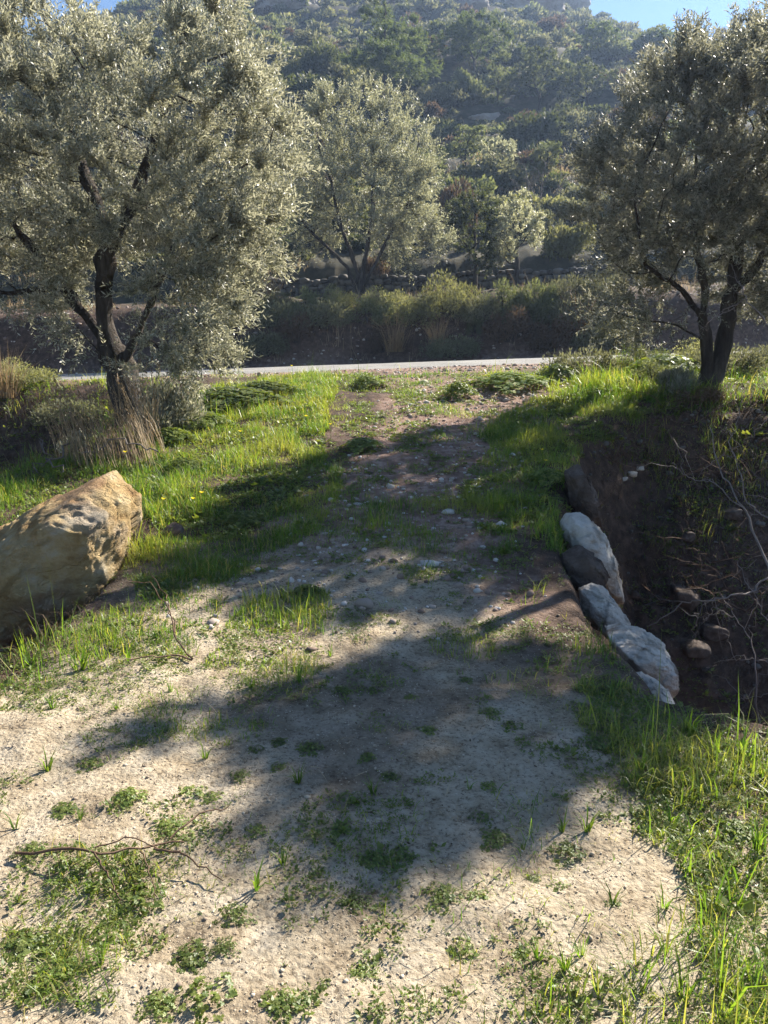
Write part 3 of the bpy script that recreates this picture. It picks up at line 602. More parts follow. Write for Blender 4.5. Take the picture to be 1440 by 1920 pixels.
for n_, ii in enumerate(order):
    x, y, s = C[ii]; k = int(rng.choice(6, p=[.3, .27, .15, .13, .1, .05]))
    if n_ < 240:
        o = link('scrub_bush', P_md[k], None, (x, y, H(x, y) - .08 * s)); o.scale = (s * rng.uniform(.9, 1.3), s * rng.uniform(.9, 1.3), s * rng.uniform(.75, 1.15)); o.rotation_euler = (0, 0, rng.uniform(0, 6.3))
        SCR.append(o); o['label'] = kcol[k].replace('small ', 'small ' if s < .8 else 'wide ') + ' ' + zone(y).replace('high up near the skyline','near the skyline').replace('low on the hillside','low on the slope').replace('halfway up the hillside','halfway up') + side(x / y); o['category'] = 'bush'; o['group'] = kcol[k] + 'es ' + zone(y)
    else: rest.append((x, y, s, k))
rank_labels(SCR)
# the rest as one mass
lowv = []
for k in range(6):
    P = []
    r_ = np.random.default_rng(k); c = rnd_dir(r_, 5) * .4; c[:, 2] = np.abs(c[:, 2]) + .1; kk = r_.integers(0, 5, 420); d = rnd_dir(r_, 420); P = c[kk] + d * .42 * (r_.random((420, 1)) ** .4); P = P[P[:, 2] > 0]; d = nrm(P)
    V, Q = leaf_quads(P * [1, 1, .75], nrm(d + rnd_dir(r_, len(P)) + [0, 0, .4]), rnd_dir(r_, len(P)), .24 * r_.uniform(.6, 1.3, len(P)), .13, .04); lowv.append((V, Q, np.repeat(r_.random(len(P)), 4)))
VV = []; QQ = []; RN = []; MI = []; n0 = 0
for x, y, s, k in rest:
    V, Q, rn = lowv[k]; a = rng.uniform(0, 6.28); ca, sa = math.cos(a), math.sin(a); v = V * s
    v = np.stack([v[:, 0] * ca - v[:, 1] * sa + x, v[:, 0] * sa + v[:, 1] * ca + y, v[:, 2] + H(x, y) - .05], 1)
    VV.append(v); QQ.append(Q + n0); RN.append(rn); MI.append(np.full(len(Q), k)); n0 += len(v)
link('distant_scrub', mesh('distant_scrub', np.concatenate(VV), np.concatenate(QQ), None, [M[k[0]] for k in KINDS], {'rnd': np.concatenate(RN)}, midx=np.concatenate(MI)),
     kind='stuff', label='low scrub mass covering the far hillside', category='scrub')
print('T shrubs', time.time() - T0, len(rest))

# ------------------------------------------------------------------ rocks
import bmesh
def ico(sub):
    bm = bmesh.new(); bmesh.ops.create_icosphere(bm, subdivisions=sub, radius=1); bm.verts.ensure_lookup_table()
    V = np.array([v.co[:] for v in bm.verts]); T = np.array([[v.index for v in f.verts] for f in bm.faces]); bm.free(); return V, T
ICO = {k: ico(k) for k in (1, 2, 3, 4, 5, 6, 7)}
def rock_shape(planes, sub, seed, rough=.06, k=14, fine=.02, nscale=2.0):
    """planes: rows (nx,ny,nz,h) bounding a convex stone, corners worn round, surface broken up"""
    D, T = ICO[sub]; pl = np.asarray(planes, float); n = nrm(pl[:, :3]); h = pl[:, 3]
    c = D @ n.T; q = np.where(c > .02, np.clip(c, .02, None) / h[None], 0); r = 1 / (np.sum(q ** k, 1) ** (1 / k))
    V = D * r[:, None]; sc = np.mean(h)
    V = V + nrm(V) * (sc * .5 * np.clip(vn3(np.floor(V / sc * 2.3 + fbm3(V / sc * 2, seed + 3, 3)[:, None] * .5) * 3.1, seed) * .35, -.2, .2))[:, None]*0 + nrm(V) * (sc * (rough * fbm3(V / sc * nscale, seed, 5) * 2 + fine * (1 - 2 * np.abs(fbm3(V / sc * 7, seed + 9, 4)))))[:, None]
    return V, T
def rock_mesh(name, rng, dims, m, sub=4, nplanes=12, rough=.07, k=12):
    n = rnd_dir(rng, nplanes); n = np.concatenate([n, np.eye(3), -np.eye(3)]); h = np.concatenate([rng.uniform(.72, 1.05, nplanes), np.ones(6) * .95])
    V, T = rock_shape(np.column_stack([n, h]), sub, int(rng.integers(1000)), rough, k); V = V * np.array(dims)
    return mesh(name, V, None, T, [m], smooth=True)
rng = np.random.default_rng(21)
# big ochre boulder on the left: silhouette facing the camera cut by planes
poly = [(185, 893), (256, 932), (266, 985), (238, 1065), (205, 1135), (105, 1215), (-30, 1250), (-260, 1250), (-330, 1160), (-160, 1060), (0, 1003), (95, 935)]
c0 = W(14, 1085, 5.15); pp = (np.array([W(a, b, 5.15) for a, b in poly])[:, [0, 2]] - c0[[0, 2]]) * .93
def silhouette_rock(pp, depth, sub, seed, rough, fine, p=.75, lean=0.25, nsc=2.2, back=None):
    """stone whose outline across the view follows a polygon and whose thickness swells between a faceted front and back"""
    D, T = ICO[sub]; th = np.arctan2(D[:, 2], D[:, 0]); q = np.concatenate([pp, pp[:1]]); seg = []
    for a in range(len(pp)): seg.append(q[a] + (q[a + 1] - q[a]) * np.linspace(0, 1, 30, endpoint=False)[:, None])
    seg = np.concatenate(seg); at_ = np.arctan2(seg[:, 1], seg[:, 0]); rr = np.linalg.norm(seg, axis=1); o_ = np.argsort(at_)
    rho = np.interp(th, at_[o_], rr[o_], period=2 * math.pi); lat = np.sqrt(np.clip(1 - D[:, 1] ** 2, 0, 1))
    rad = rho * lat ** p; yy_ = np.sign(D[:, 1]) * np.abs(D[:, 1]) ** .8 * depth
    V = np.stack([rad * np.cos(th), yy_, rad * np.sin(th)], 1); V[:, 1] += lean * V[:, 2]
    sc = depth; N_ = nrm(V * [1, 1.4, 1]); P_ = V / sc * nsc
    # broken planes: cells of a jittered lattice each tilt their own way
    r_ = np.random.default_rng(seed); cen = r_.uniform(-1, 1, (46, 3)) * np.abs(V).max(0); dn = rnd_dir(r_, 46) * .33; dd = np.linalg.norm(V[:, None] + .12 * sc * np.stack([fbm3(P_, 3, 3), fbm3(P_, 4, 3), fbm3(P_, 5, 3)], 1)[:, None] - cen[None], axis=2)
    near_ = dd.argmin(1); off = np.sum((V - cen[near_]) * dn[near_], 1); off = np.clip(off, -.12 * sc, .12 * sc) + (r_.random(46) * .10 * sc)[near_]
    V = V + N_ * (off * .55 + sc * (rough * fbm3(P_, seed, 5) - fine * np.abs(fbm3(P_ * [1, 1, 1.7] * 3.2, seed + 9, 5)) * 2))[:, None]
    return V, T
V_, T_ = silhouette_rock(pp, .55, 7, 77, .12, .04); V_ = V_ + nrm(V_) * (.012 * fbm3(V_ * 14, 5, 4) - .010 * np.clip(np.abs(vn3(V_ * [1.1, 1.1, 2.6] + .5 * fbm3(V_ * 2, 8, 4)[:, None], 6)) * -22 + 1, 0, 1))[:, None]
o = link('boulder', mesh('boulder', V_, None, T_, [M['boulder']], smooth=True), None, c0)
o['label'] = 'huge ochre and grey boulder at the left edge of the crossing'; o['category'] = 'boulder'
# pale boulders along the right gully edge
def place_rock(px, py, wpx, hpx, Yd, m, label, depth=.8, rz=0, tilt=0, sub=5, name='boulder', group=None, rough=.07):
    c = W(px, py, Yd); k = Yd / F * 1.02; me = rock_mesh(name, rng, (wpx * k / 2, (wpx + hpx) / 4 * k * depth, hpx * k / 2), m, sub, rough=rough)
    o = link(name, me, None, c); o.rotation_euler = (0, tilt, rz); o['label'] = label; o['category'] = 'boulder' if wpx > 40 else 'rock'
    if group: o['group'] = group
    return o
g = 'pale boulders lining the gully edge'
def poly_rock(pts, Yd, depth, m, label, seed, group=None, name='boulder', rough=.12, fine=.05):
    pts = np.array(pts, float); cx, cz = pts.mean(0); c = W(cx, cz, Yd); q = np.array([W(a, b, Yd) for a, b in pts])[:, [0, 2]] - c[[0, 2]]
    if np.sum(q[:, 0] * np.roll(q[:, 1], -1) - np.roll(q[:, 0], -1) * q[:, 1]) < 0: q = q[::-1]
    V_, T_ = silhouette_rock(q * .97, depth, 6, seed, rough, fine, .8, .15, 2.6)
    o = link(name, mesh(name, V_, None, T_, [m], smooth=True), None, c); o['label'] = label; o['category'] = 'boulder'
    if group: o['group'] = group
poly_rock([(1056, 985), (1072, 970), (1100, 973), (1130, 1000), (1150, 1045), (1158, 1120), (1136, 1125), (1112, 1085), (1082, 1045), (1060, 1015)], 5.9, .34, M['white_rock'], 'tall pale boulder, topmost of the row on the gully edge', 4, g)
poly_rock([(1092, 1112), (1120, 1103), (1148, 1120), (1168, 1152), (1180, 1195), (1148, 1195), (1115, 1175), (1095, 1145)], 4.8, .26, M['white_rock'], 'pale boulder just below the dark brown boulder', 9, g)
poly_rock([(1145, 1195), (1180, 1184), (1228, 1198), (1250, 1228), (1252, 1265), (1230, 1290), (1190, 1290), (1165, 1250)], 4.1, .28, M['white_rock'], 'broad flat-topped pale boulder, widest on the gully edge', 15, g)
poly_rock([(1185, 1290), (1220, 1277), (1248, 1290), (1266, 1330), (1240, 1350), (1195, 1345)], 3.55, .18, M['white_rock'], 'lowest pale boulder on the gully edge half hidden by grass', 23, g)
poly_rock([(1055, 1045), (1090, 1028), (1122, 1048), (1138, 1078), (1122, 1100), (1085, 1108), (1060, 1085)], 5.3, .2, M['brown_rock'], 'dark brown earth-coated boulder in front of the tall pale one', 31)
poly_rock([(1062, 885), (1084, 872), (1105, 905), (1120, 950), (1122, 985), (1095, 985), (1075, 940)], 6.9, .3, M['brown_rock'], 'brown earthy rock outcrop above the tall pale boulder', 37)
place_rock(1062, 1127, 22, 26, 4.8, M['white_rock'], 'small squarish pale rock standing beside the dark brown boulder', sub=3, name='rock')
place_rock(360, 1117, 16, 20, 4.75, M['brown_rock'], 'small reddish rock left of the path', sub=3, name='rock')
place_rock(325, 1000, 44, 40, 5.9, M['brown_rock'], 'grey brown rock half buried in grass right of the big boulder', sub=4, name='rock')
# rocks in the gully
for (px, py, s, lab) in [(1185, 892, 18, 'small white rock high on the far gully bank'), (1200, 882, 14, 'tiny white rock beside the small one on the far gully bank'), (1170, 905, 12, 'smallest pale rock below the pair on the far gully bank'), (1285, 1135, 60, 'dark grey rock deep in the gully'),
        (1335, 1195, 44, 'round dark rock in the gully right of the broad pale boulder'), (1305, 1225, 46, 'dark gully rock behind the broad pale boulder'), (1190, 1120, 22, 'grey stone wedged behind the pale boulders'), (1370, 970, 30, 'grey rock midway down the far gully bank'), (1290, 1010, 26, 'brownish rock on the gully slope below the white ones')]:
    p = G(px, py); k = np.linalg.norm(p - CAM) / F; me = rock_mesh('rock', rng, (s * k * .48, s * k * .48, s * k * .34), M['white_rock' if s < 20 else 'brown_rock'], 4)
    o = link('rock', me, None, (p[0], p[1], p[2] + s * k * .15)); o['label'] = lab; o['category'] = 'rock'
# crags near the top of the hill
for (px, py, w_, h_, lab) in [(545, 12, 110, 34, 'pale crag on the skyline right of the left olive crown'), (640, 6, 90, 26, 'low grey crag on the skyline left of the tallest pine'), (1000, 12, 120, 34, 'long grey crag on the skyline above the pines'), (1070, 18, 70, 22, 'small grey crag right of the long one'), (860, 8, 90, 26, 'grey crag on the skyline behind the broad pine'),
        (905, 228, 60, 22, 'ochre rock ledge on the terrace below the pines'), (850, 224, 40, 14, 'small grey ledge left of the ochre one')]:
    p = G(px, py); k = p[1] / F; me = rock_mesh('crag', rng, (w_ * k * .55, w_ * k * .45, h_ * k * .8), M['crag'], 5, rough=.16, k=9)
    o = link('crag', me, None, (p[0], p[1] + 1, p[2])); o['label'] = lab; o['category'] = 'crag'
# dry stone wall on the terrace
def wall(x0, x1, yc, zc, h, rng, name, label, sz=.2):
    VV = []; TT = []; RN = []; n0 = 0; D, T = ICO[2]
    for row in range(int(h / (sz * .75))):
        x = x0 + rng.uniform(0, sz)
        while x < x1:
            w_ = sz * rng.uniform(.6, 1.5); hh = sz * rng.uniform(.6, 1.0); f = 1 + .5 * fbm3(D * 1.5 + rng.uniform(0, 50), 3, 2)
            yb = yc(x) + row * .03; p = np.array([x + w_ / 2, yb, zc(x) + (row + .5) * sz * .75]); v = np.sign(D) * np.abs(D) ** .7 * f[:, None] * [w_ * .55, sz * .8, hh * .5] + p
            if rng.random() > .06:
                VV.append(v); TT.append(T + n0); RN.append(np.full(len(v), rng.random())); n0 += len(v)
            x += w_ * .98
    o = link(name, mesh(name, np.concatenate(VV), None, np.concatenate(TT), [M['wall_stone']], {'rnd': np.concatenate(RN)}, smooth=True)); o['label'] = label; o['category'] = 'wall'
wall(-5.5, 9.5, lambda x: 27.5 + .25 * math.sin(x * .5), lambda x: float(H(x, 27.1)) - .1, .95, rng, 'dry_stone_wall', 'low dry stone terrace wall behind the centre olive', .24)

# pebbles, grit
def scatter_stones(name, P, sz, rng, m, label, sub=1):
    D, T = ICO[sub]; n = len(P); nv = len(D)
    s = sz[:, None] * rng.uniform(.6, 1.2, (n, 3)) * [1, 1, .65]; a = rng.uniform(0, 6.28, n); jit = 1 + rng.uniform(-.25, .25, (n, nv, 1))
    v = D[None] * jit * s[:, None]; x = v[..., 0] * np.cos(a)[:, None] - v[..., 1] * np.sin(a)[:, None]; y = v[..., 0] * np.sin(a)[:, None] + v[..., 1] * np.cos(a)[:, None]
    V = np.stack([x, y, v[..., 2]], -1) + P[:, None]; V[..., 2] += (sz * .15)[:, None]
    TT = (T[None] + (np.arange(n) * nv)[:, None, None]).reshape(-1, 3)
    link(name, mesh(name, V.reshape(-1, 3), None, TT, [m], {'rnd': np.repeat(rng.random(n), nv)}), kind='stuff', label=label, category='gravel')
n = 80000; x = rng.uniform(-2.6, 2.2, n); y = 1.2 + 5.5 * rng.random(n) ** 1.3; k = (sandmask(x, y) + .25 > rng.random(n)) & (x < right_edge(y)); x, y = x[k], y[k]
scatter_stones('sand_grit', np.stack([x, y, H(x, y)], 1), np.exp(rng.normal(-6.15, .45, len(x))), rng, M['grit'], 'coarse grit lying on the sandy foreground')
n = 20000; y = rng.uniform(3.4, 15.4, n); x = rng.uniform(-3.5, 4.5, n); g_ = gravmask(x, y) * (.35 + 1.3 * np.clip(fbm2(x * 2.5, y * 2.5, 71, 3) + .3, 0, 1)); k = (g_ > rng.random(n)) & (x < right_edge(y)); x, y = x[k], y[k]
scatter_stones('path_gravel', np.stack([x, y, H(x, y)], 1), np.exp(rng.normal(-4.35, .5, len(x))), rng, M['pebble'], 'loose broken stones strewn over the path')
n = 1300; x = rng.uniform(1.4, 7, n); y = rng.uniform(3.4, 10.5, n); k = x > right_edge(y) + .1; x, y = x[k], y[k]
scatter_stones('gully_rubble', np.stack([x, y, H(x, y)], 1), np.exp(rng.normal(-4.0, .55, len(x))), rng, M['wall_stone'], 'rubble on the walls of the dark gully', 2)
# bank stones across the road
n = 1200; x = rng.uniform(-12, 12, n); y = rng.uniform(21.4, 24, n); scatter_stones('bank_rubble', np.stack([x, y, H(x, y)], 1), np.exp(np.clip(rng.normal(-3.5, .45, n), -6, -2.6)), rng, M['pebble'], 'small rubble on the cut bank across the road')
print('T rocks', time.time() - T0)

# ------------------------------------------------------------------ grass
rng = np.random.default_rng(31)
def region(pts): return [tuple(G(a, b)[:2]) for a, b in pts]
def bx(poly): p = np.array(poly); return p.min(0), p.max(0)
def patch(poly, dens, rng, gate=None, gsc=1.0, edge=0):
    lo, hi = bx(poly); lo = lo - edge; hi = hi + edge; A = (hi - lo).prod(); n = int(A * dens); x = rng.uniform(lo[0], hi[0], n); y = rng.uniform(lo[1], hi[1], n)
    wob = .18 if lo[1] > 3.2 else .3; k = inpoly(x + wob * fbm2(x * 2, y * 2, 90, 3), y + wob * 2 * fbm2(x * 2, y * 2, 91, 3), poly)
    if gate is not None: k &= fbm2(x * 2.6 * gsc, y * 2.6 * gsc, 93, 3) + rng.normal(0, .13, n) > gate
    return x[k], y[k]
regs = {
 'verge': region([(0, 1008), (120, 945), (262, 905), (265, 850), (250, 800), (300, 770), (420, 722), (560, 702), (650, 704), (610, 770), (610, 830), (640, 900), (600, 990), (480, 1060), (400, 1100), (250, 1170), (245, 1060), (290, 960), (250, 940)]),
 'gully': [(1.7, 3.6), (6, 3.6), (7, 10), (2.8, 9.8), (2.2, 8)],
 'nearleft': [(-5.5, 1.0), (-2.2, 1.0), (-2.1, 3.0), (-2.6, 3.6), (-5.5, 4.2)],
 'nearright': [(1.7, .6), (4.5, .6), (4.5, 2.6), (1.9, 2.8)],
 'leftstrip': [(-6, 6.0), (-2.3, 5.9), (-1.7, 6.6), (-2.6, 7.9), (-3.6, 8.2), (-6, 7.7)],
 'hollow': [(-8, 7.6), (-3.5, 8.0), (-3.3, 12.5), (-4.5, 14.2), (-8, 14.0)],
 'rightbank': [(3.2, 9.6), (8, 8.5), (8, 14.2), (3.0, 13.4)],
 'leftnear': region([(0, 1225), (120, 1190), (250, 1120), (400, 1050), (430, 1120), (380, 1200), (330, 1250), (180, 1300), (0, 1330)]),
 'midpatch': region([(390, 1190), (470, 1120), (620, 1100), (650, 1180), (520, 1230), (390, 1260)]),
 'rightverge': region([(880, 1000), (870, 900), (930, 790), (1080, 710), (1180, 680), (1310, 680), (1320, 760), (1180, 800), (1090, 830), (1060, 900), (1060, 980), (1060, 1060), (960, 1040)]),
 'rightnear': region([(1060, 1310), (1150, 1285), (1260, 1335), (1440, 1390), (1760, 1480), (1760, 2100), (1330, 2100), (1340, 1920), (1330, 1760), (1300, 1620), (1180, 1500), (1120, 1400)]),
 'rightmid': region([(780, 1190), (960, 1160), (1180, 1250), (1200, 1300), (1100, 1330), (1000, 1260), (800, 1230)]),
 'leftlow': region([(0, 1640), (230, 1590), (350, 1690), (260, 1790), (200, 1860), (0, 1890)]),
 'leftmid': region([(0, 1330), (200, 1300), (400, 1250), (560, 1230), (620, 1260), (500, 1400), (420, 1460), (200, 1480), (0, 1420)]),
 'bottomright': region([(1010, 1790), (1130, 1750), (1330, 1700), (1600, 1700), (1600, 2050), (980, 2050)]),
 'pathtop': region([(560, 700), (900, 700), (1000, 700), (930, 780), (870, 880), (640, 900), (620, 830)]),
 'pathmid': region([(600, 900), (880, 900), (1050, 1060), (980, 1180), (700, 1060), (560, 1060), (420, 1090)]),
 'fardeep': region([(1090, 835), (1200, 800), (1440, 790), (1440, 1100), (1200, 1000), (1130, 900)]),
}
VV = []; QQ = []; TT = []; RN = []; n0 = 0
def add_blades(x, y, L, w_, lean, rng, dry=.08, spread=1.0, z0=0):
    global n0
    n = len(x)
    if n == 0: return
    P = np.stack([x, y, H(x, y) - .008 + z0], 1); cl_ = fbm2(x * 2.6, y * 2.6, 95, 4); Ln = L * np.exp(rng.normal(0, .4, n)) * (.35 + 1.9 * np.clip(cl_ + .35, 0, 1))
    V, Q, T = blades(P, Ln, w_ * rng.uniform(.7, 1.3, n), np.abs(rng.normal(lean, .28, n)), rng.uniform(0, 6.28, n), rng)
    c = np.clip(.38 + 1.1 * fbm2(x * 1.7, y * 1.7, 96, 4) + rng.normal(0, .16, n), 0, .82); c[rng.random(n) < dry] = rng.uniform(.85, 1)
    VV.append(V); QQ.append(Q + n0); TT.append(T + n0); RN.append(np.repeat(c, 5)); n0 += len(V)
def rg(name, dens, L, w_, lean=.45, gate=None, gsc=1, dry=.13):
    x, y = patch(regs[name], dens, rng, gate, gsc); add_blades(x, y, L, w_, lean, rng, dry)
rg('verge', 4200, .062, .0048, .6); rg('verge', 500, .12, .005, .45, .05)
rg('leftnear', 3400, .06, .0042, .6, -.2); rg('leftnear', 300, .12, .005, .4)
rg('leftstrip', 4200, .062, .0048, .6, -.4); rg('leftstrip', 500, .12, .005, .45, -.2); rg('nearleft', 1500, .06, .004, .7, -.1, 1, .2); rg('nearright', 3500, .05, .004, .8, -.4, 1, .4); rg('gully', 300, .09, .005, .8, .0, 1, .5); rg('hollow', 260, .12, .008, .6, .02, 1, .4); rg('rightbank', 900, .10, .007, .6, -.1, 1, .2); rg('verge', 260, .13, .003, .5, .0, 1, 1.0); rg('rightverge', 200, .14, .003, .5, .0, 1, 1.0); rg('rightnear', 500, .09, .0025, .9, -.3, 1, 1.0); rg('midpatch', 4200, .07, .005, .5, -.12); rg('rightverge', 3600, .07, .0048, .6, -.2); rg('rightverge', 400, .13, .005, .45, .05)
rg('rightnear', 6000, .048, .0034, .85, -.36, 1, .45); rg('rightnear', 420, .11, .005, .5, -.2, 1, .1)
rg('rightmid', 1500, .05, .004, .6, -.05); rg('leftlow', 5200, .045, .0028, .8, -.12, 1.4, .3); rg('leftmid', 4200, .045, .0034, .7, -.06, 1.2, .2); rg('pathmid', 1400, .07, .0045, .6, .1, 1, .15)
rg('bottomright', 2600, .07, .0038, .7, -.1, 1, .25); rg('pathtop', 2000, .04, .005, .7, .12); rg('pathmid', 1500, .05, .0045, .55, .03); rg('fardeep', 500, .1, .006, .5, .0, 1, .4)
# sparse over everything in front
n = 34000; x = rng.uniform(-3.2, 1.9, n); y = 1.0 + 4.2 * rng.random(n); k = fbm2(x * 4, y * 4, 97, 3) > .17; add_blades(x[k], y[k], .035, .0028, .9, rng, .25)
# roadside strip and the tree feet
n = 7000; x = rng.uniform(-9, 9, n); y = rng.uniform(12.0, 14.3, n); k = (fbm2(x * 1.3, y * 1.3, 98, 3) > .02) & (np.abs(x - 1.2) > .9 * rng.random(n)); add_blades(x[k], y[k], .07, .008, .6, rng, .12)
n = 2600; x = rng.normal(3.7, .6, n); y = rng.normal(11.3, .5, n); add_blades(x, y, .13, .009, .6, rng, .08)
n = 1200; x = rng.normal(2.4, .7, n); y = rng.normal(12.6, .5, n); add_blades(x, y, .09, .008, .6, rng, .1)
n = 1800; x = rng.normal(-3.0, .7, n); y = rng.normal(9.7, .5, n); add_blades(x, y, .12, .007, .6, rng, .2)
link('grass', mesh('grass', np.concatenate(VV), np.concatenate(QQ), np.concatenate(TT), [M['grass']], {'rnd': np.concatenate(RN)}), kind='stuff', label='bright green grass on both verges of the crossing', category='grass')
print('T grass', time.time() - T0, n0 // 5)
def cover(x, y, rad, L, rng, per=7):
    """rosettes of small rounded leaves pressed to the ground"""
    n = len(x); a = rng.uniform(0, 6.28, (n, per)); s_ = np.exp(rng.normal(0, .35, n))[:, None]; el = rng.uniform(.05, .9, (n, per)); z = H(x, y)
    P = np.stack([x[:, None] + rad * s_ * .3 * np.cos(a), y[:, None] + rad * s_ * .3 * np.sin(a), z[:, None] + .004 + rad * .5 * el], -1)
    D = np.stack([np.cos(a) * np.cos(el), np.sin(a) * np.cos(el), np.sin(el) * .7], -1); N = rng.normal(0, .35, P.shape) + [0, 0, 1.]
    V, Q = leaf_quads(P.reshape(-1, 3), D.reshape(-1, 3), N.reshape(-1, 3), (L * s_ * rng.uniform(.6, 1.2, (n, per))).ravel(), (L * s_ * .55 * rng.uniform(.7, 1.2, (n, per))).ravel(), -.12)
    return V, Q, np.repeat(np.clip(rng.random(n)[:, None] * .6 + .4 * rng.random((n, per)), 0, 1).ravel(), 4)
CV = []
for nm, dens, gate, L in [('leftstrip', 900, -.1, .02), ('hollow', 300, .05, .035), ('rightbank', 500, 0, .03), ('verge', 900, .0, .02), ('rightverge', 900, .0, .02), ('verge', 260, .05, .034), ('rightverge', 260, .05, .034), ('gully', 260, .02, .03), ('leftnear', 900, .05, .016), ('leftlow', 4200, .02, .010), ('leftmid', 2600, .05, .009), ('rightmid', 900, .0, .014), ('rightnear', 2600, -.3, .014), ('bottomright', 700, .05, .014), ('pathtop', 900, .14, .02), ('pathmid', 1000, .05, .016), ('midpatch', 900, -.1, .015), ('fardeep', 300, .0, .03)]:
    x, y = patch(regs[nm], dens, rng, gate, 1.3); CV.append(cover(x, y, L * 1.3, L, rng))
n = 42000; x = rng.uniform(-3.2, 1.9, n); y = 1.0 + 4.6 * rng.random(n); k = (fbm2(x * 5, y * 5, 111, 3) + .5 * fbm2(x * 1.1, y * 1.1, 112, 2) - .12 * ss(x, -.5, .5) > .16) & (x < right_edge(y)); CV.append(cover(x[k], y[k], .013, .010, rng))
n0 = 0; qq = []
for V, Q, r_ in CV: qq.append(Q + n0); n0 += len(V)
link('ground_cover', mesh('ground_cover', np.concatenate([c[0] for c in CV]), np.concatenate(qq), None, [M['clover']], {'rnd': np.concatenate([c[2] for c in CV])}), kind='stuff', label='tiny leafy seedlings covering parts of the ground', category='ground cover')
n = 5200; x = rng.uniform(-2.6, 2.4, n); y = 1.2 + 6.5 * rng.random(n) ** 1.2; k = (fbm2(x * 2, y * 2, 113, 3) > -.12) & (x < right_edge(y)); x, y = x[k], y[k]; a = rng.uniform(0, 6.28, len(x)); P = np.stack([x, y, H(x, y) + .006], 1)
V, Q = leaf_quads(P, np.stack([np.cos(a), np.sin(a), rng.normal(.05, .12, len(x))], 1), rng.normal(0, .3, P.shape) + [0, 0, 1.], np.exp(rng.normal(-3.4, .6, len(x))), .0028, .03)
link('straw_litter', mesh('straw_litter', V, Q, None, [M['straw']], {'rnd': np.repeat(rng.random(len(x)), 4)}), kind='stuff', label='bits of dry straw scattered over the ground', category='litter')
n = 2600; x = rng.uniform(-2.6, 3.0, n); y = 1.2 + 7 * rng.random(n) ** 1.2; k = x < right_edge(y) + .3; x, y = x[k], y[k]; a = rng.uniform(0, 6.28, len(x)); P = np.stack([x, y, H(x, y) + .005], 1); L_ = np.exp(rng.normal(-4.6, .4, len(x)))
V, Q = leaf_quads(P, np.stack([np.cos(a), np.sin(a), rng.normal(.25, .3, len(x))], 1), rng.normal(0, .5, P.shape) + [0, 0, 1.], L_, L_ * .5, -.2)
link('leaf_litter', mesh('leaf_litter', V, Q, None, [M['brown_leaf']], {'rnd': np.repeat(rng.random(len(x)), 4)}), kind='stuff', label='small dead brown leaves lying on the ground', category='litter')
print('cover', n0 // 4)
# dry grass on bank and hill
VV = []; QQ = []; TT = []; RN = []; n0 = 0
n = 16000; x = rng.uniform(-14, 14, n); y = rng.uniform(21.5, 27, n); k = fbm2(x * .8, y * .8, 99, 3) > .12; add_blades(x[k], y[k], .2, .012, .5, rng, .5)
n = 9000; y = 28 + 40 * rng.random(n) ** 1.6; x = (rng.random(n) - .5) * (y * 1.1 + 4); k = fbm2(x * .22, y * .22, 100, 3) > .22; add_blades(x[k], y[k], .38, .035, .5, rng, .6)
p = G(960, 335); n = 5000; x = rng.normal(p[0], 1.3, n); y = rng.normal(p[1] + .5, 1.2, n); add_blades(x, y, .22, .03, .5, rng, .85)
link('dry_grass', mesh('dry_grass', np.concatenate(VV), np.concatenate(QQ), np.concatenate(TT), [M['straw']], {'rnd': np.concatenate(RN)}), kind='stuff', label='dry pale grass on the bank and lower slope', category='grass')

# ------------------------------------------------------------------ weeds, tufts, tussocks
def clover_mesh(rng, n, rad, hgt, ls, name='weed_clump', m='clover'):
    a = rng.uniform(0, 6.28, n); rr = rad * rng.random(n) ** .62 * (1 + .3 * np.sin(a * 3 + rng.uniform(0, 6)) + .22 * np.sin(a * 7 + rng.uniform(0, 6))); z = hgt * (1 - (rr / rad / 1.3) ** 2) * rng.uniform(.45, 1, n)
    P = np.stack([rr * np.cos(a), rr * np.sin(a), z], 1); VV = []; k3 = np.arange(3) * 2.094
    n0 = rnd_dir(rng, n) * .45 + [0, 0, 1]; n0 = nrm(n0 + P / rad * .5 * [1, 1, 0]); e1 = nrm(np.cross(n0, rnd_dir(rng, n))); e2 = np.cross(n0, e1)
    V = []; T = []; Q = []; c = 0
    th = np.array([0, .45, .95, 1.0, .95, .45]) ; aw = np.array([0, .55, .42, 0, -.42, -.55]); l_ = ls * rng.uniform(.6, 1.2, n)
    Vs = []; 
    for j in range(3):
        d = e1 * math.cos(k3[j]) + e2 * math.sin(k3[j]); s = -e1 * math.sin(k3[j]) + e2 * math.cos(k3[j])
        Vs.append(P[:, None] + l_[:, None, None] * (d[:, None] * th[None, :, None] + s[:, None] * aw[None, :, None] + n0[:, None] * (np.abs(aw) * .25)[None, :, None]))
    Vv = np.concatenate(Vs, 0); m_ = len(Vv); b = np.arange(m_)[:, None] * 6; V = Vv.reshape(-1, 3); Q = np.concatenate([b + [[0, 1, 2, 3]], b + [[0, 3, 4, 5]]]); rn = np.repeat(np.tile(rng.random(n), 3), 6)
    return mesh(name, V, Q, None, [M[m]], {'rnd': rn})
def tuft_mesh(rng, n, rad, L, w_, lean, m='grass', name='grass_tuft', lo=.1, hi=.75):
    a = rng.uniform(0, 6.28, n); rr = rad * np.sqrt(rng.random(n)); P = np.stack([rr * np.cos(a), rr * np.sin(a), 0 * a - .01], 1)
    V, Q, T = blades(P, L * rng.uniform(.45, 1.15, n), w_ * rng.uniform(.7, 1.3, n), np.clip(np.abs(rng.normal(lean, .25, n)), 0, 1.2), a + rng.normal(0, .5, n), rng)
    return mesh(name, V, Q, T, [M[m]], {'rnd': np.repeat(rng.uniform(lo, hi, n), 5)})
rng = np.random.default_rng(41)
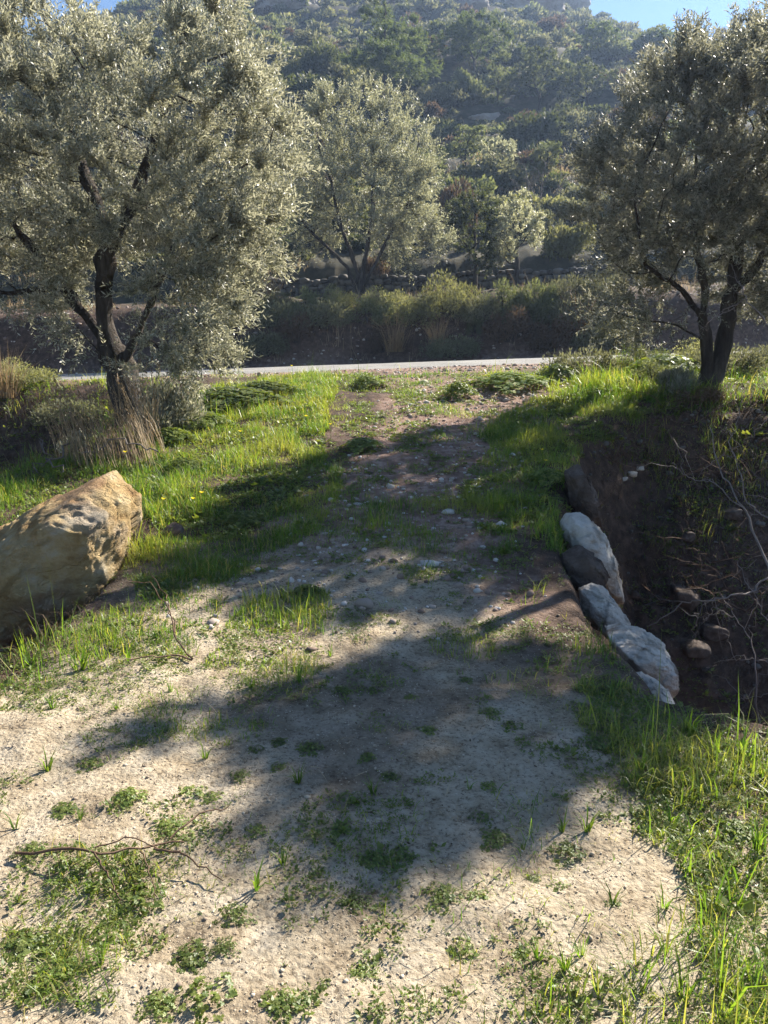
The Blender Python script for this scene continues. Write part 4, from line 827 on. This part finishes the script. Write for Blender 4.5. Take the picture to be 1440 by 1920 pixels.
cl = [clover_mesh(rng, k, 1.1, .42, q_) for k, q_ in ((90, .13), (170, .10), (230, .115), (330, .08))]
cl_px = [(870, 1790 - 1330 + 1330, 50), (437, 1722, 52), (360, 1805, 64), (420, 1785, 40), (390, 1880, 78), (525, 1440, 34), (525, 1395, 32), (580, 1405, 44), (480, 1410, 30), (450, 1458, 34), (240, 1500, 50), (320, 1560, 60), (260, 1700, 72),
         (480, 1560, 40), (530, 1885, 60), (675, 1830, 42), (610, 1855, 30), (1062, 1600, 56), (930, 1580, 48), (830, 1680, 56), (890, 1685, 40), (750, 1610, 60), (700, 1620, 44), (640, 1295, 34), (700, 1298, 24), (770, 1310, 30),
         (800, 1370, 30), (920, 1340, 40), (960, 1365, 36), (875, 1278, 24), (840, 1865, 24), (1000, 1650, 30), (1050, 1665, 30), (170, 1440, 44), (120, 1520, 40), (60, 1600, 50), (200, 1760, 60), (110, 1840, 70), (40, 1780, 60), (300, 1900, 60),
         (905, 1530, 36), (915, 1480, 30), (690, 1420, 30), (730, 1460, 34), (350, 1490, 50), (400, 1500, 44), (640, 1560, 36), (660, 1700, 50), (600, 1640, 34), (1150, 1700, 26), (980, 1800, 30), (1160, 1300, 40), (1090, 1330, 44), (1220, 1420, 46), (1380, 1560, 50), (1280, 1500, 40)]
where = lambda px, py: ('in the lower left of the sand' if px < 480 else 'in the middle of the sand' if px < 900 else 'on the right side of the sand') if py > 1500 else ('on the upper left of the sand' if px < 480 else 'in the shade across the middle of the sand')
CL = []
for j, (px, py, wp) in enumerate(cl_px):
    p = G(px, py); k = np.linalg.norm(p - CAM) / F; s = wp * k * .55; o = link('weed_clump', cl[j % 4], None, (p[0], p[1], p[2] - .004)); o.scale = (s, s, s * rng.uniform(.7, 1.1)); o.rotation_euler = (0, 0, rng.uniform(0, 6.28))
    sz = 'large' if wp >= 55 else 'small' if wp < 36 else 'mid-sized'
    CL.append(o); o['label'] = f'{sz} clover clump {where(px, py)}'; o['category'] = 'weed'; o['group'] = f'{sz} clover clumps {where(px, py)}'
rank_labels(CL)
tf = [tuft_mesh(rng, k, .12, 1, .05, .6) for k in (9, 14, 22)]
tf_px = [(1055, 1565, 90), (1245, 1710, 80), (560, 1470, 60), (480, 1670, 90), (530, 1625, 80), (700, 1490, 60), (1150, 1700, 70), (385, 1425, 80), (90, 1450, 60), (30, 1560, 60), (150, 1540, 50), (1100, 1560, 70), (980, 1600, 40), (1090, 1800, 110), (1060, 1820, 90), (1120, 1860, 90),
         (1280, 1880, 110), (1360, 1860, 100), (190, 1810, 80), (1200, 1450, 90), (1290, 1380, 90), (1390, 1420, 90), (1330, 1480, 80), (1420, 1600, 90), (1380, 1700, 90), (880, 1480, 40), (1010, 1800, 60), (1260, 1550, 80), (60, 1250, 80), (150, 1260, 80), (240, 1240, 60), (320, 1300, 60), (470, 1290, 60), (560, 1280, 60), (620, 1230, 50), (100, 1330, 70), (760, 1640, 36), (220, 1330, 50)]
for j, (px, py, hp) in enumerate(tf_px):
    p = G(px, py); k = np.linalg.norm(p - CAM) / F; s = hp * k * .62 * rng.uniform(.7, 1.2); o = link('grass_tuft', tf[j % 3], None, (p[0], p[1], p[2])); o.scale = (s, s, s); o.rotation_euler = (0, 0, rng.uniform(0, 6.28))
    sd = 'at the right edge of the sand' if px > 950 else 'at the left edge of the sand' if px < 330 else 'in the middle of the sand'; fr = 'near the camera' if py > 1500 else 'further back'
    CL.append(o); o['label'] = f'grass tuft {sd}, {fr}'; o['category'] = 'grass tuft'; o['group'] = f'grass tufts {sd}, {fr}'
rank_labels(CL)
# leafy bright green weeds under the left olive
wd = [clover_mesh(rng, 900, 1, .7, .075, 'leafy_weed'), clover_mesh(rng, 1200, 1, .6, .06, 'leafy_weed')]
for (px, py, wp, hp, lab) in [(440, 760, 170, 60, 'large bright green leafy weed patch right of the left olive trunk'), (375, 800, 110, 60, 'green leafy weed patch in front of the left olive trunk'), (500, 735, 110, 36, 'bright leafy weed patch close to the road'), (320, 830, 90, 50, 'leafy weed patch beside the tall dry reeds'),
        (350, 880, 80, 40, 'dark leafy weed patch above the big boulder'), (150, 785, 80, 50, 'leafy weed at the foot of the olive on the hollow side'), (690, 725, 60, 36, 'bright leafy weed beside the road in the middle of the crossing'), (862, 745, 60, 50, 'yellow-green leafy weed right of the stony path'),
        (1046, 710, 70, 48, 'bushy leafy weed on the road shoulder'), (960, 725, 150, 46, 'dark trailing weed patch by the road shoulder'), (1250, 700, 130, 60, 'bright leafy weed patch at the foot of the right olive'), (1025, 905, 70, 56, 'leafy weed on the right verge above the rock outcrop'), (575, 1115, 60, 40, 'leafy weed patch on the shaded path'), (460, 980, 80, 40, 'green leafy weed patch on the shaded left verge'), (680, 840, 70, 36, 'leafy weed patch at the middle of the stony path')]:
    p = G(px, py); k = p[1] / F; s = wp * k * .55; o = link('leafy_weed', wd[int(px) % 2], None, (p[0], p[1], p[2] - .01)); o.scale = (s, s, hp * k * .85); o['label'] = lab; o['category'] = 'weed'; o['group'] = 'leafy weed patches along the verges'
# dry reeds and tussocks
def reed_mesh(rng, n, rad, L, w_, lean, m, bias=None):
    a = rng.uniform(0, 6.28, n); rr = rad * np.sqrt(rng.random(n)); P = np.stack([rr * np.cos(a) * 1.6, rr * np.sin(a), 0 * a - .03], 1); az = a + rng.normal(0, .6, n) if bias is None else rng.normal(bias, .5, n)
    L_ = L * rng.uniform(.5, 1.1, n); le = np.abs(rng.normal(lean, .15, n))
    V, Q, T = blades(P, L_, np.full(n, w_), le, az, rng, .25); rn = np.repeat(rng.random(n), 5); tips = V.reshape(-1, 5, 3)[:, 4]
    # seed plumes
    k = np.nonzero(rng.random(n) < .6)[0]; kk = np.repeat(k, 14); d = nrm(V.reshape(-1, 5, 3)[kk, 4] - V.reshape(-1, 5, 3)[kk, 2]); t = rng.uniform(-.16, .02, len(kk))[:, None]
    V2, Q2 = leaf_quads(tips[kk] + d * t, nrm(d + rnd_dir(rng, len(kk)) * .5), rnd_dir(rng, len(kk)), .035, .009)
    me = mesh('dry_reeds', np.concatenate([V, V2]), np.concatenate([Q, Q2 + len(V)]), T, [M[m]], {'rnd': np.concatenate([rn, np.repeat(rng.uniform(0, .35, len(kk)), 4)])}); return me
p = G(215, 862); o = link('dry_reeds', reed_mesh(rng, 260, .38, .85, .007, .45, 'straw', 2.9), None, p); o['label'] = 'clump of tall dry reeds leaning left below the left olive'; o['category'] = 'reeds'
p = G(262, 838); o = link('dry_reeds', reed_mesh(rng, 60, .14, 1.05, .008, .16, 'straw'), None, p); o['label'] = 'thin stand of upright dry reeds against the left olive trunk'; o['category'] = 'reeds'
tt = tuft_mesh(rng, 170, .2, 1, .013, .4, 'orange_straw', 'dry_tussock', 0, .7); t2 = tuft_mesh(rng, 200, .22, 1, .013, .45, 'straw', 'dry_tussock', 0, .7)
for (px, py, hp, lab) in [(1090, 628, 75, 'orange dry grass tussock on the bank left of the right olive'), (10, 745, 100, 'yellow dry grass tussock at the left picture edge by the road'), (740, 660, 80, 'dry grass tussock at the foot of the bank below the centre olive'), (500, 570, 80, 'tall dry grass tussock beside the left olive skirt'), (820, 650, 60, 'pale dry tussock beside the round dark bush on the bank')]:
    p = G(px, py); s = hp * p[1] / F; o = link('dry_tussock', tt if 'orange' in lab else t2, None, p); o.scale = (s, s, s); o['label'] = lab; o['category'] = 'grass tussock'; o['group'] = 'dry grass tussocks'
# yellow flowers
VV = []; D = ICO[1][0]
def flower_mesh():
    a = np.arange(5) * 2 * math.pi / 5; P = np.zeros((5, 3)) + [0, 0, 1]; d = np.stack([np.cos(a), np.sin(a), .5 + 0 * a], 1); V, Q = leaf_quads(P, d, np.tile([0, 0, 1.], (5, 1)), .16, .13, .05)
    tV, tQ = tubes([(np.array([[0, 0, 0], [.03, 0, .5], [0, 0, 1.0]]), np.array([.015, .013, .012]))])
    return mesh('yellow_flower', np.concatenate([V, tV]), np.concatenate([Q, tQ + len(V)]), None, [M['petal'], M['grass']], {'rnd': np.concatenate([np.full(len(V), .5), np.full(len(tV), .3)])}, midx=np.concatenate([np.zeros(5, int), np.ones(len(tQ), int)]))
fm = flower_mesh()
for (px, py, lab) in [(310, 970, 'yellow flower beside the grass above the big boulder'), (365, 968, 'yellow flower in the shaded left verge'), (381, 960, 'yellow flower just right of another in the shaded verge'), (548, 700, 'yellow flower standing against the road edge'), (452, 835, 'yellow flower in the sunny left verge near the leafy weeds'), (620, 815, 'pale yellow flower where verge meets stony path'),
        (575, 800, 'yellow flower right of the leafy weed patch'), (1015, 870, 'yellow flower on the right verge above the rock outcrop'), (1022, 895, 'lower yellow flower on the right verge'), (238, 880, 'yellow flower by the dry reeds')]:
    p = G(px, py + 12); o = link('yellow_flower', fm, None, p); s = .16 + .06 * rng.random(); o.scale = (s, s, s * 1.1); o['label'] = lab; o['category'] = 'flower'; o['group'] = 'yellow wildflowers'

# ------------------------------------------------------------------ twigs and bare shrub
def twig(pts, r0, r1, wob, rng, n=14):
    P = np.array(pts, float); t = np.linspace(0, len(P) - 1, n); Q = np.stack([np.interp(t, np.arange(len(P)), P[:, k]) for k in range(3)], 1); Q[1:] += rng.normal(0, wob, (n - 1, 3)); return Q, np.linspace(r0, r1, n)
def gp(px, py, dz=.0): p = G(px, py); p[2] += dz; return p
ch = [twig([gp(30, 1612, .02), gp(150, 1622, .05), gp(200, 1633, .05), gp(290, 1610, .04), gp(345, 1592, .02)], .0055, .003, .004, rng), twig([gp(290, 1612, .04), gp(350, 1630, .05), gp(420, 1668, .02)], .005, .002, .003, rng), twig([gp(180, 1632, .05), gp(210, 1670, .03), gp(225, 1695, .01)], .004, .002, .003, rng),
      twig([gp(320, 1592, .03), gp(380, 1550, .05), gp(430, 1532, .03)], .004, .002, .003, rng), twig([gp(180, 1610, .04), gp(250, 1600, .06), gp(310, 1620, .04)], .003, .002, .003, rng), twig([gp(265, 1615, .03), gp(280, 1660, .06), gp(295, 1690, .01)], .003, .0015, .003, rng)]
V, Q = tubes(ch); o = link('fallen_twig', mesh('fallen_twig', V, Q, None, [M['fallen']], smooth=True)); o['label'] = 'long forked dry twig lying on the sand at lower left'; o['category'] = 'twig'
ch = [twig([gp(362, 1245, .02), gp(330, 1225, .08), gp(322, 1200, .18), gp(290, 1175, .26), gp(245, 1168, .25)], .0055, .002, .006, rng), twig([gp(362, 1245, .02), gp(300, 1242, .03), gp(240, 1248, .02)], .006, .003, .006, rng), twig([gp(330, 1222, .1), gp(318, 1180, .2), gp(285, 1150, .24)], .004, .002, .006, rng)]
V, Q = tubes(ch); o = link('fallen_twig', mesh('fallen_twig', V, Q, None, [M['fallen']], smooth=True)); o['label'] = 'arching dry twig on the ground right of the big boulder'; o['category'] = 'twig'
ch = [twig([gp(300, 905, .3), gp(230, 885, .35), gp(160, 885, .2)], .008, .003, .02, rng), twig([gp(140, 865, .2), gp(80, 900, .15), gp(60, 905, .1)], .01, .004, .03, rng), twig([gp(120, 905, .1), gp(90, 890, .2), gp(80, 870, .3)], .008, .004, .03, rng)]
V, Q = tubes(ch); o = link('dead_branch', mesh('dead_branch', V, Q, None, [M['twig']], smooth=True)); o['label'] = 'grey dead branches lying above the big boulder below the reeds'; o['category'] = 'branch'
p = W(535, 640, 21.9); pb = np.array([p[0] - .1, 21.9, H(p[0] - .1, 21.9)]); V, Q = tubes([(np.array([pb, pb + [.12, 0, .45], pb + [.22, .05, .9]]), np.array([.025, .022, .02]))]); o = link('pole', mesh('pole', V, Q, None, [M['twig']], smooth=True)); o['label'] = 'thin pale leaning pole at the foot of the road bank'; o['category'] = 'pole'
def bare_shrub(base, ells, natt, step, base_r, label, rng, name='bare_shrub', tip=.0018, m='twig', stems=4):
    base = np.array(base); A = ell_points(ells, natt, rng, .2); paths = []
    for k in range(stems):
        e = ells[k % len(ells)]; c = np.array(e[:3]) * .5 + base * .5 + rng.normal(0, .15, 3) * 1.0; paths.append([base, c])
    pos, par = colonize(paths, A, step, step * 14, step * 2.2, rng, bias=(0, 0, .05)); r, chd, chains = skeleton(pos - base, par, base_r, tip); V, Q = tubes(chains)
    o = link(name, mesh(name, V, Q, None, [M[m]], smooth=True), None, base); o['label'] = label; o['category'] = 'shrub'; return o
# thin bare branches curving over the gully at the right edge
def wig(pts, r0, r1): return twig([W(*q) for q in pts], r0, r1, .008, rng, 22)
ch = [wig([(1470, 1330, 4.3), (1445, 1080, 4.6), (1400, 960, 4.9), (1350, 880, 5.2), (1335, 800, 5.4)], .012, .003), wig([(1400, 960, 4.9), (1340, 905, 5.0), (1290, 895, 5.1), (1262, 870, 5.2)], .006, .002), wig([(1445, 1080, 4.6), (1405, 1110, 4.5), (1340, 1125, 4.4), (1280, 1130, 4.5), (1215, 1175, 4.6)], .008, .003),
      wig([(1470, 1200, 4.3), (1430, 1150, 4.4), (1400, 1090, 4.4), (1385, 1050, 4.5)], .005, .002), wig([(1470, 1000, 4.6), (1400, 940, 4.8), (1370, 830, 5), (1395, 740, 5.1)], .007, .002), wig([(1460, 760, 4.8), (1400, 830, 4.9), (1335, 860, 5.0)], .004, .0015), wig([(1340, 1125, 4.4), (1330, 1160, 4.5), (1300, 1150, 4.6)], .004, .0015),
      wig([(1470, 1240, 3.9), (1390, 1235, 4.0), (1350, 1240, 4.1)], .003, .001), wig([(1470, 1290, 3.6), (1400, 1310, 3.7), (1390, 1305, 3.7)], .003, .001), wig([(1470, 640, 5.4), (1400, 560, 5.6), (1370, 500, 5.8)], .008, .002), wig([(1400, 560, 5.6), (1330, 600, 5.7), (1300, 640, 5.8)], .005, .0015), wig([(1430, 1400, 4.2), (1410, 1200, 4.5), (1360, 1130, 4.8)], .007, .002)]
rp = W(1470, 1330, 4.3); root = np.array([rp[0], rp[1], H(rp[0], rp[1])]); 
for q, a in [((1470, 1330, 4.3), .014), ((1470, 1200, 4.3), .01), ((1470, 1000, 4.6), .012), ((1460, 760, 4.8), .01), ((1470, 640, 5.4), .012), ((1470, 1240, 3.9), .006), ((1470, 1290, 3.6), .006), ((1430, 1400, 4.2), .01)]:
    e = W(*q); mid = (e + root) / 2 + [.25, .05, .1]; ch.append(twig([root, mid, e], a, a * .7, .01, rng, 12))
for c_, r_ in list(ch[:12]):
    for _ in range(5):
        k = rng.integers(4, len(c_) - 1); d = rnd_dir(rng, 1)[0] * [1, .5, 1]; L = rng.uniform(.12, .4); ch.append(twig([c_[k], c_[k] + d * L * .5 + [0, 0, .03], c_[k] + d * L], .0025, .001, .01, rng, 8))
V, Q = tubes(ch); o = link('bare_shrub', mesh('bare_shrub', V - root, Q, None, [M['twig']], smooth=True), None, root); o['label'] = 'leafless shrub with long curving grey stems over the gully at the right edge'; o['category'] = 'shrub'
p = G(1010, 415); bare_shrub(p - [0, 0, .1], [(p[0] + dx, p[1], p[2] + 1.6, .7, .6, .9) for dx in (-.8, 0, .8)], 260, .13, .05, 'leafless pale grey bush on the terrace below the pointed young pine', rng, tip=.009)
p = G(1240, 960); 
for (px, py, lab) in [(1210, 880, 'tangle of dry brown stems high on the far gully bank'), (1330, 1060, 'tangle of dry brown stems deep in the gully'), (1240, 1130, 'dry stem tangle just behind the pale boulders'), (1390, 900, 'tangle of dry stems under the right olive'), (1260, 900, 'tangle of dry stems in the middle of the far gully bank'), (1400, 1150, 'dry stem tangle deep in the gully at the right edge'), (1300, 800, 'dry stems hanging at the lip of the far gully bank'), (1150, 870, 'dry stems hanging beside the brown outcrop')]:
    p = G(px, py); bare_shrub(p, [(p[0] + dx, p[1], p[2] + .3, .55, .5, .3) for dx in (-.45, .45)], 480, .06, .010, lab, rng, name='dry_bramble', m='fallen', stems=6)
# dead ground litter in the gullies
VV = []; QQ = []; TT = []; RN = []; n0 = 0
n = 42000; y = rng.uniform(3.2, 10.6, n); x = rng.uniform(1.5, 7.5, n); k = x > right_edge(y) + .1; add_blades(x[k], y[k], .10, .005, 1.1, rng, .9)
n = 14000; y = rng.uniform(7.2, 13, n); x = rng.uniform(-8, -3.4, n); add_blades(x, y, .10, .006, .9, rng, .8)
n = 3000; y = rng.uniform(3.3, 6, n); x = rng.uniform(-3.4, -1.8, n); add_blades(x, y, .09, .005, .9, rng, .5)
link('dry_litter', mesh('dry_litter', np.concatenate(VV), np.concatenate(QQ), np.concatenate(TT), [M['brown_leaf']], {'rnd': np.concatenate(RN)}), kind='stuff', label='dead brown stems and litter in the hollows', category='litter')

# ------------------------------------------------------------------ haze
HZ = 0.0008
if HZ > 0:
    m, n, l = mat('haze_air'); v = n.new('ShaderNodeVolumePrincipled'); v.inputs['Color'].default_value = (.48, .66, 1, 1); v.inputs['Density'].default_value = HZ; v.inputs['Anisotropy'].default_value = .45
    o_ = n.new('ShaderNodeOutputMaterial'); l.new(v.outputs[0], o_.inputs['Volume'])
    lo = np.array([-345, -16, Z.min() - 1.0]); hi = np.array([345, 440, Z.max() + 12])
    c = np.array([[a, b, d] for a in (0, 1) for b in (0, 1) for d in (0, 1)]); V = lo + c * (hi - lo)
    Qh = [(0, 1, 3, 2), (4, 6, 7, 5), (0, 4, 5, 1), (2, 3, 7, 6), (0, 2, 6, 4), (1, 5, 7, 3)]
    link('haze', mesh('haze', V, Qh, None, [m]), kind='stuff', label='thin bluish haze in the air over the whole valley', category='haze')
print('T total', time.time() - T0, 'zmax', Z.max(), 'zmin', Z.min())
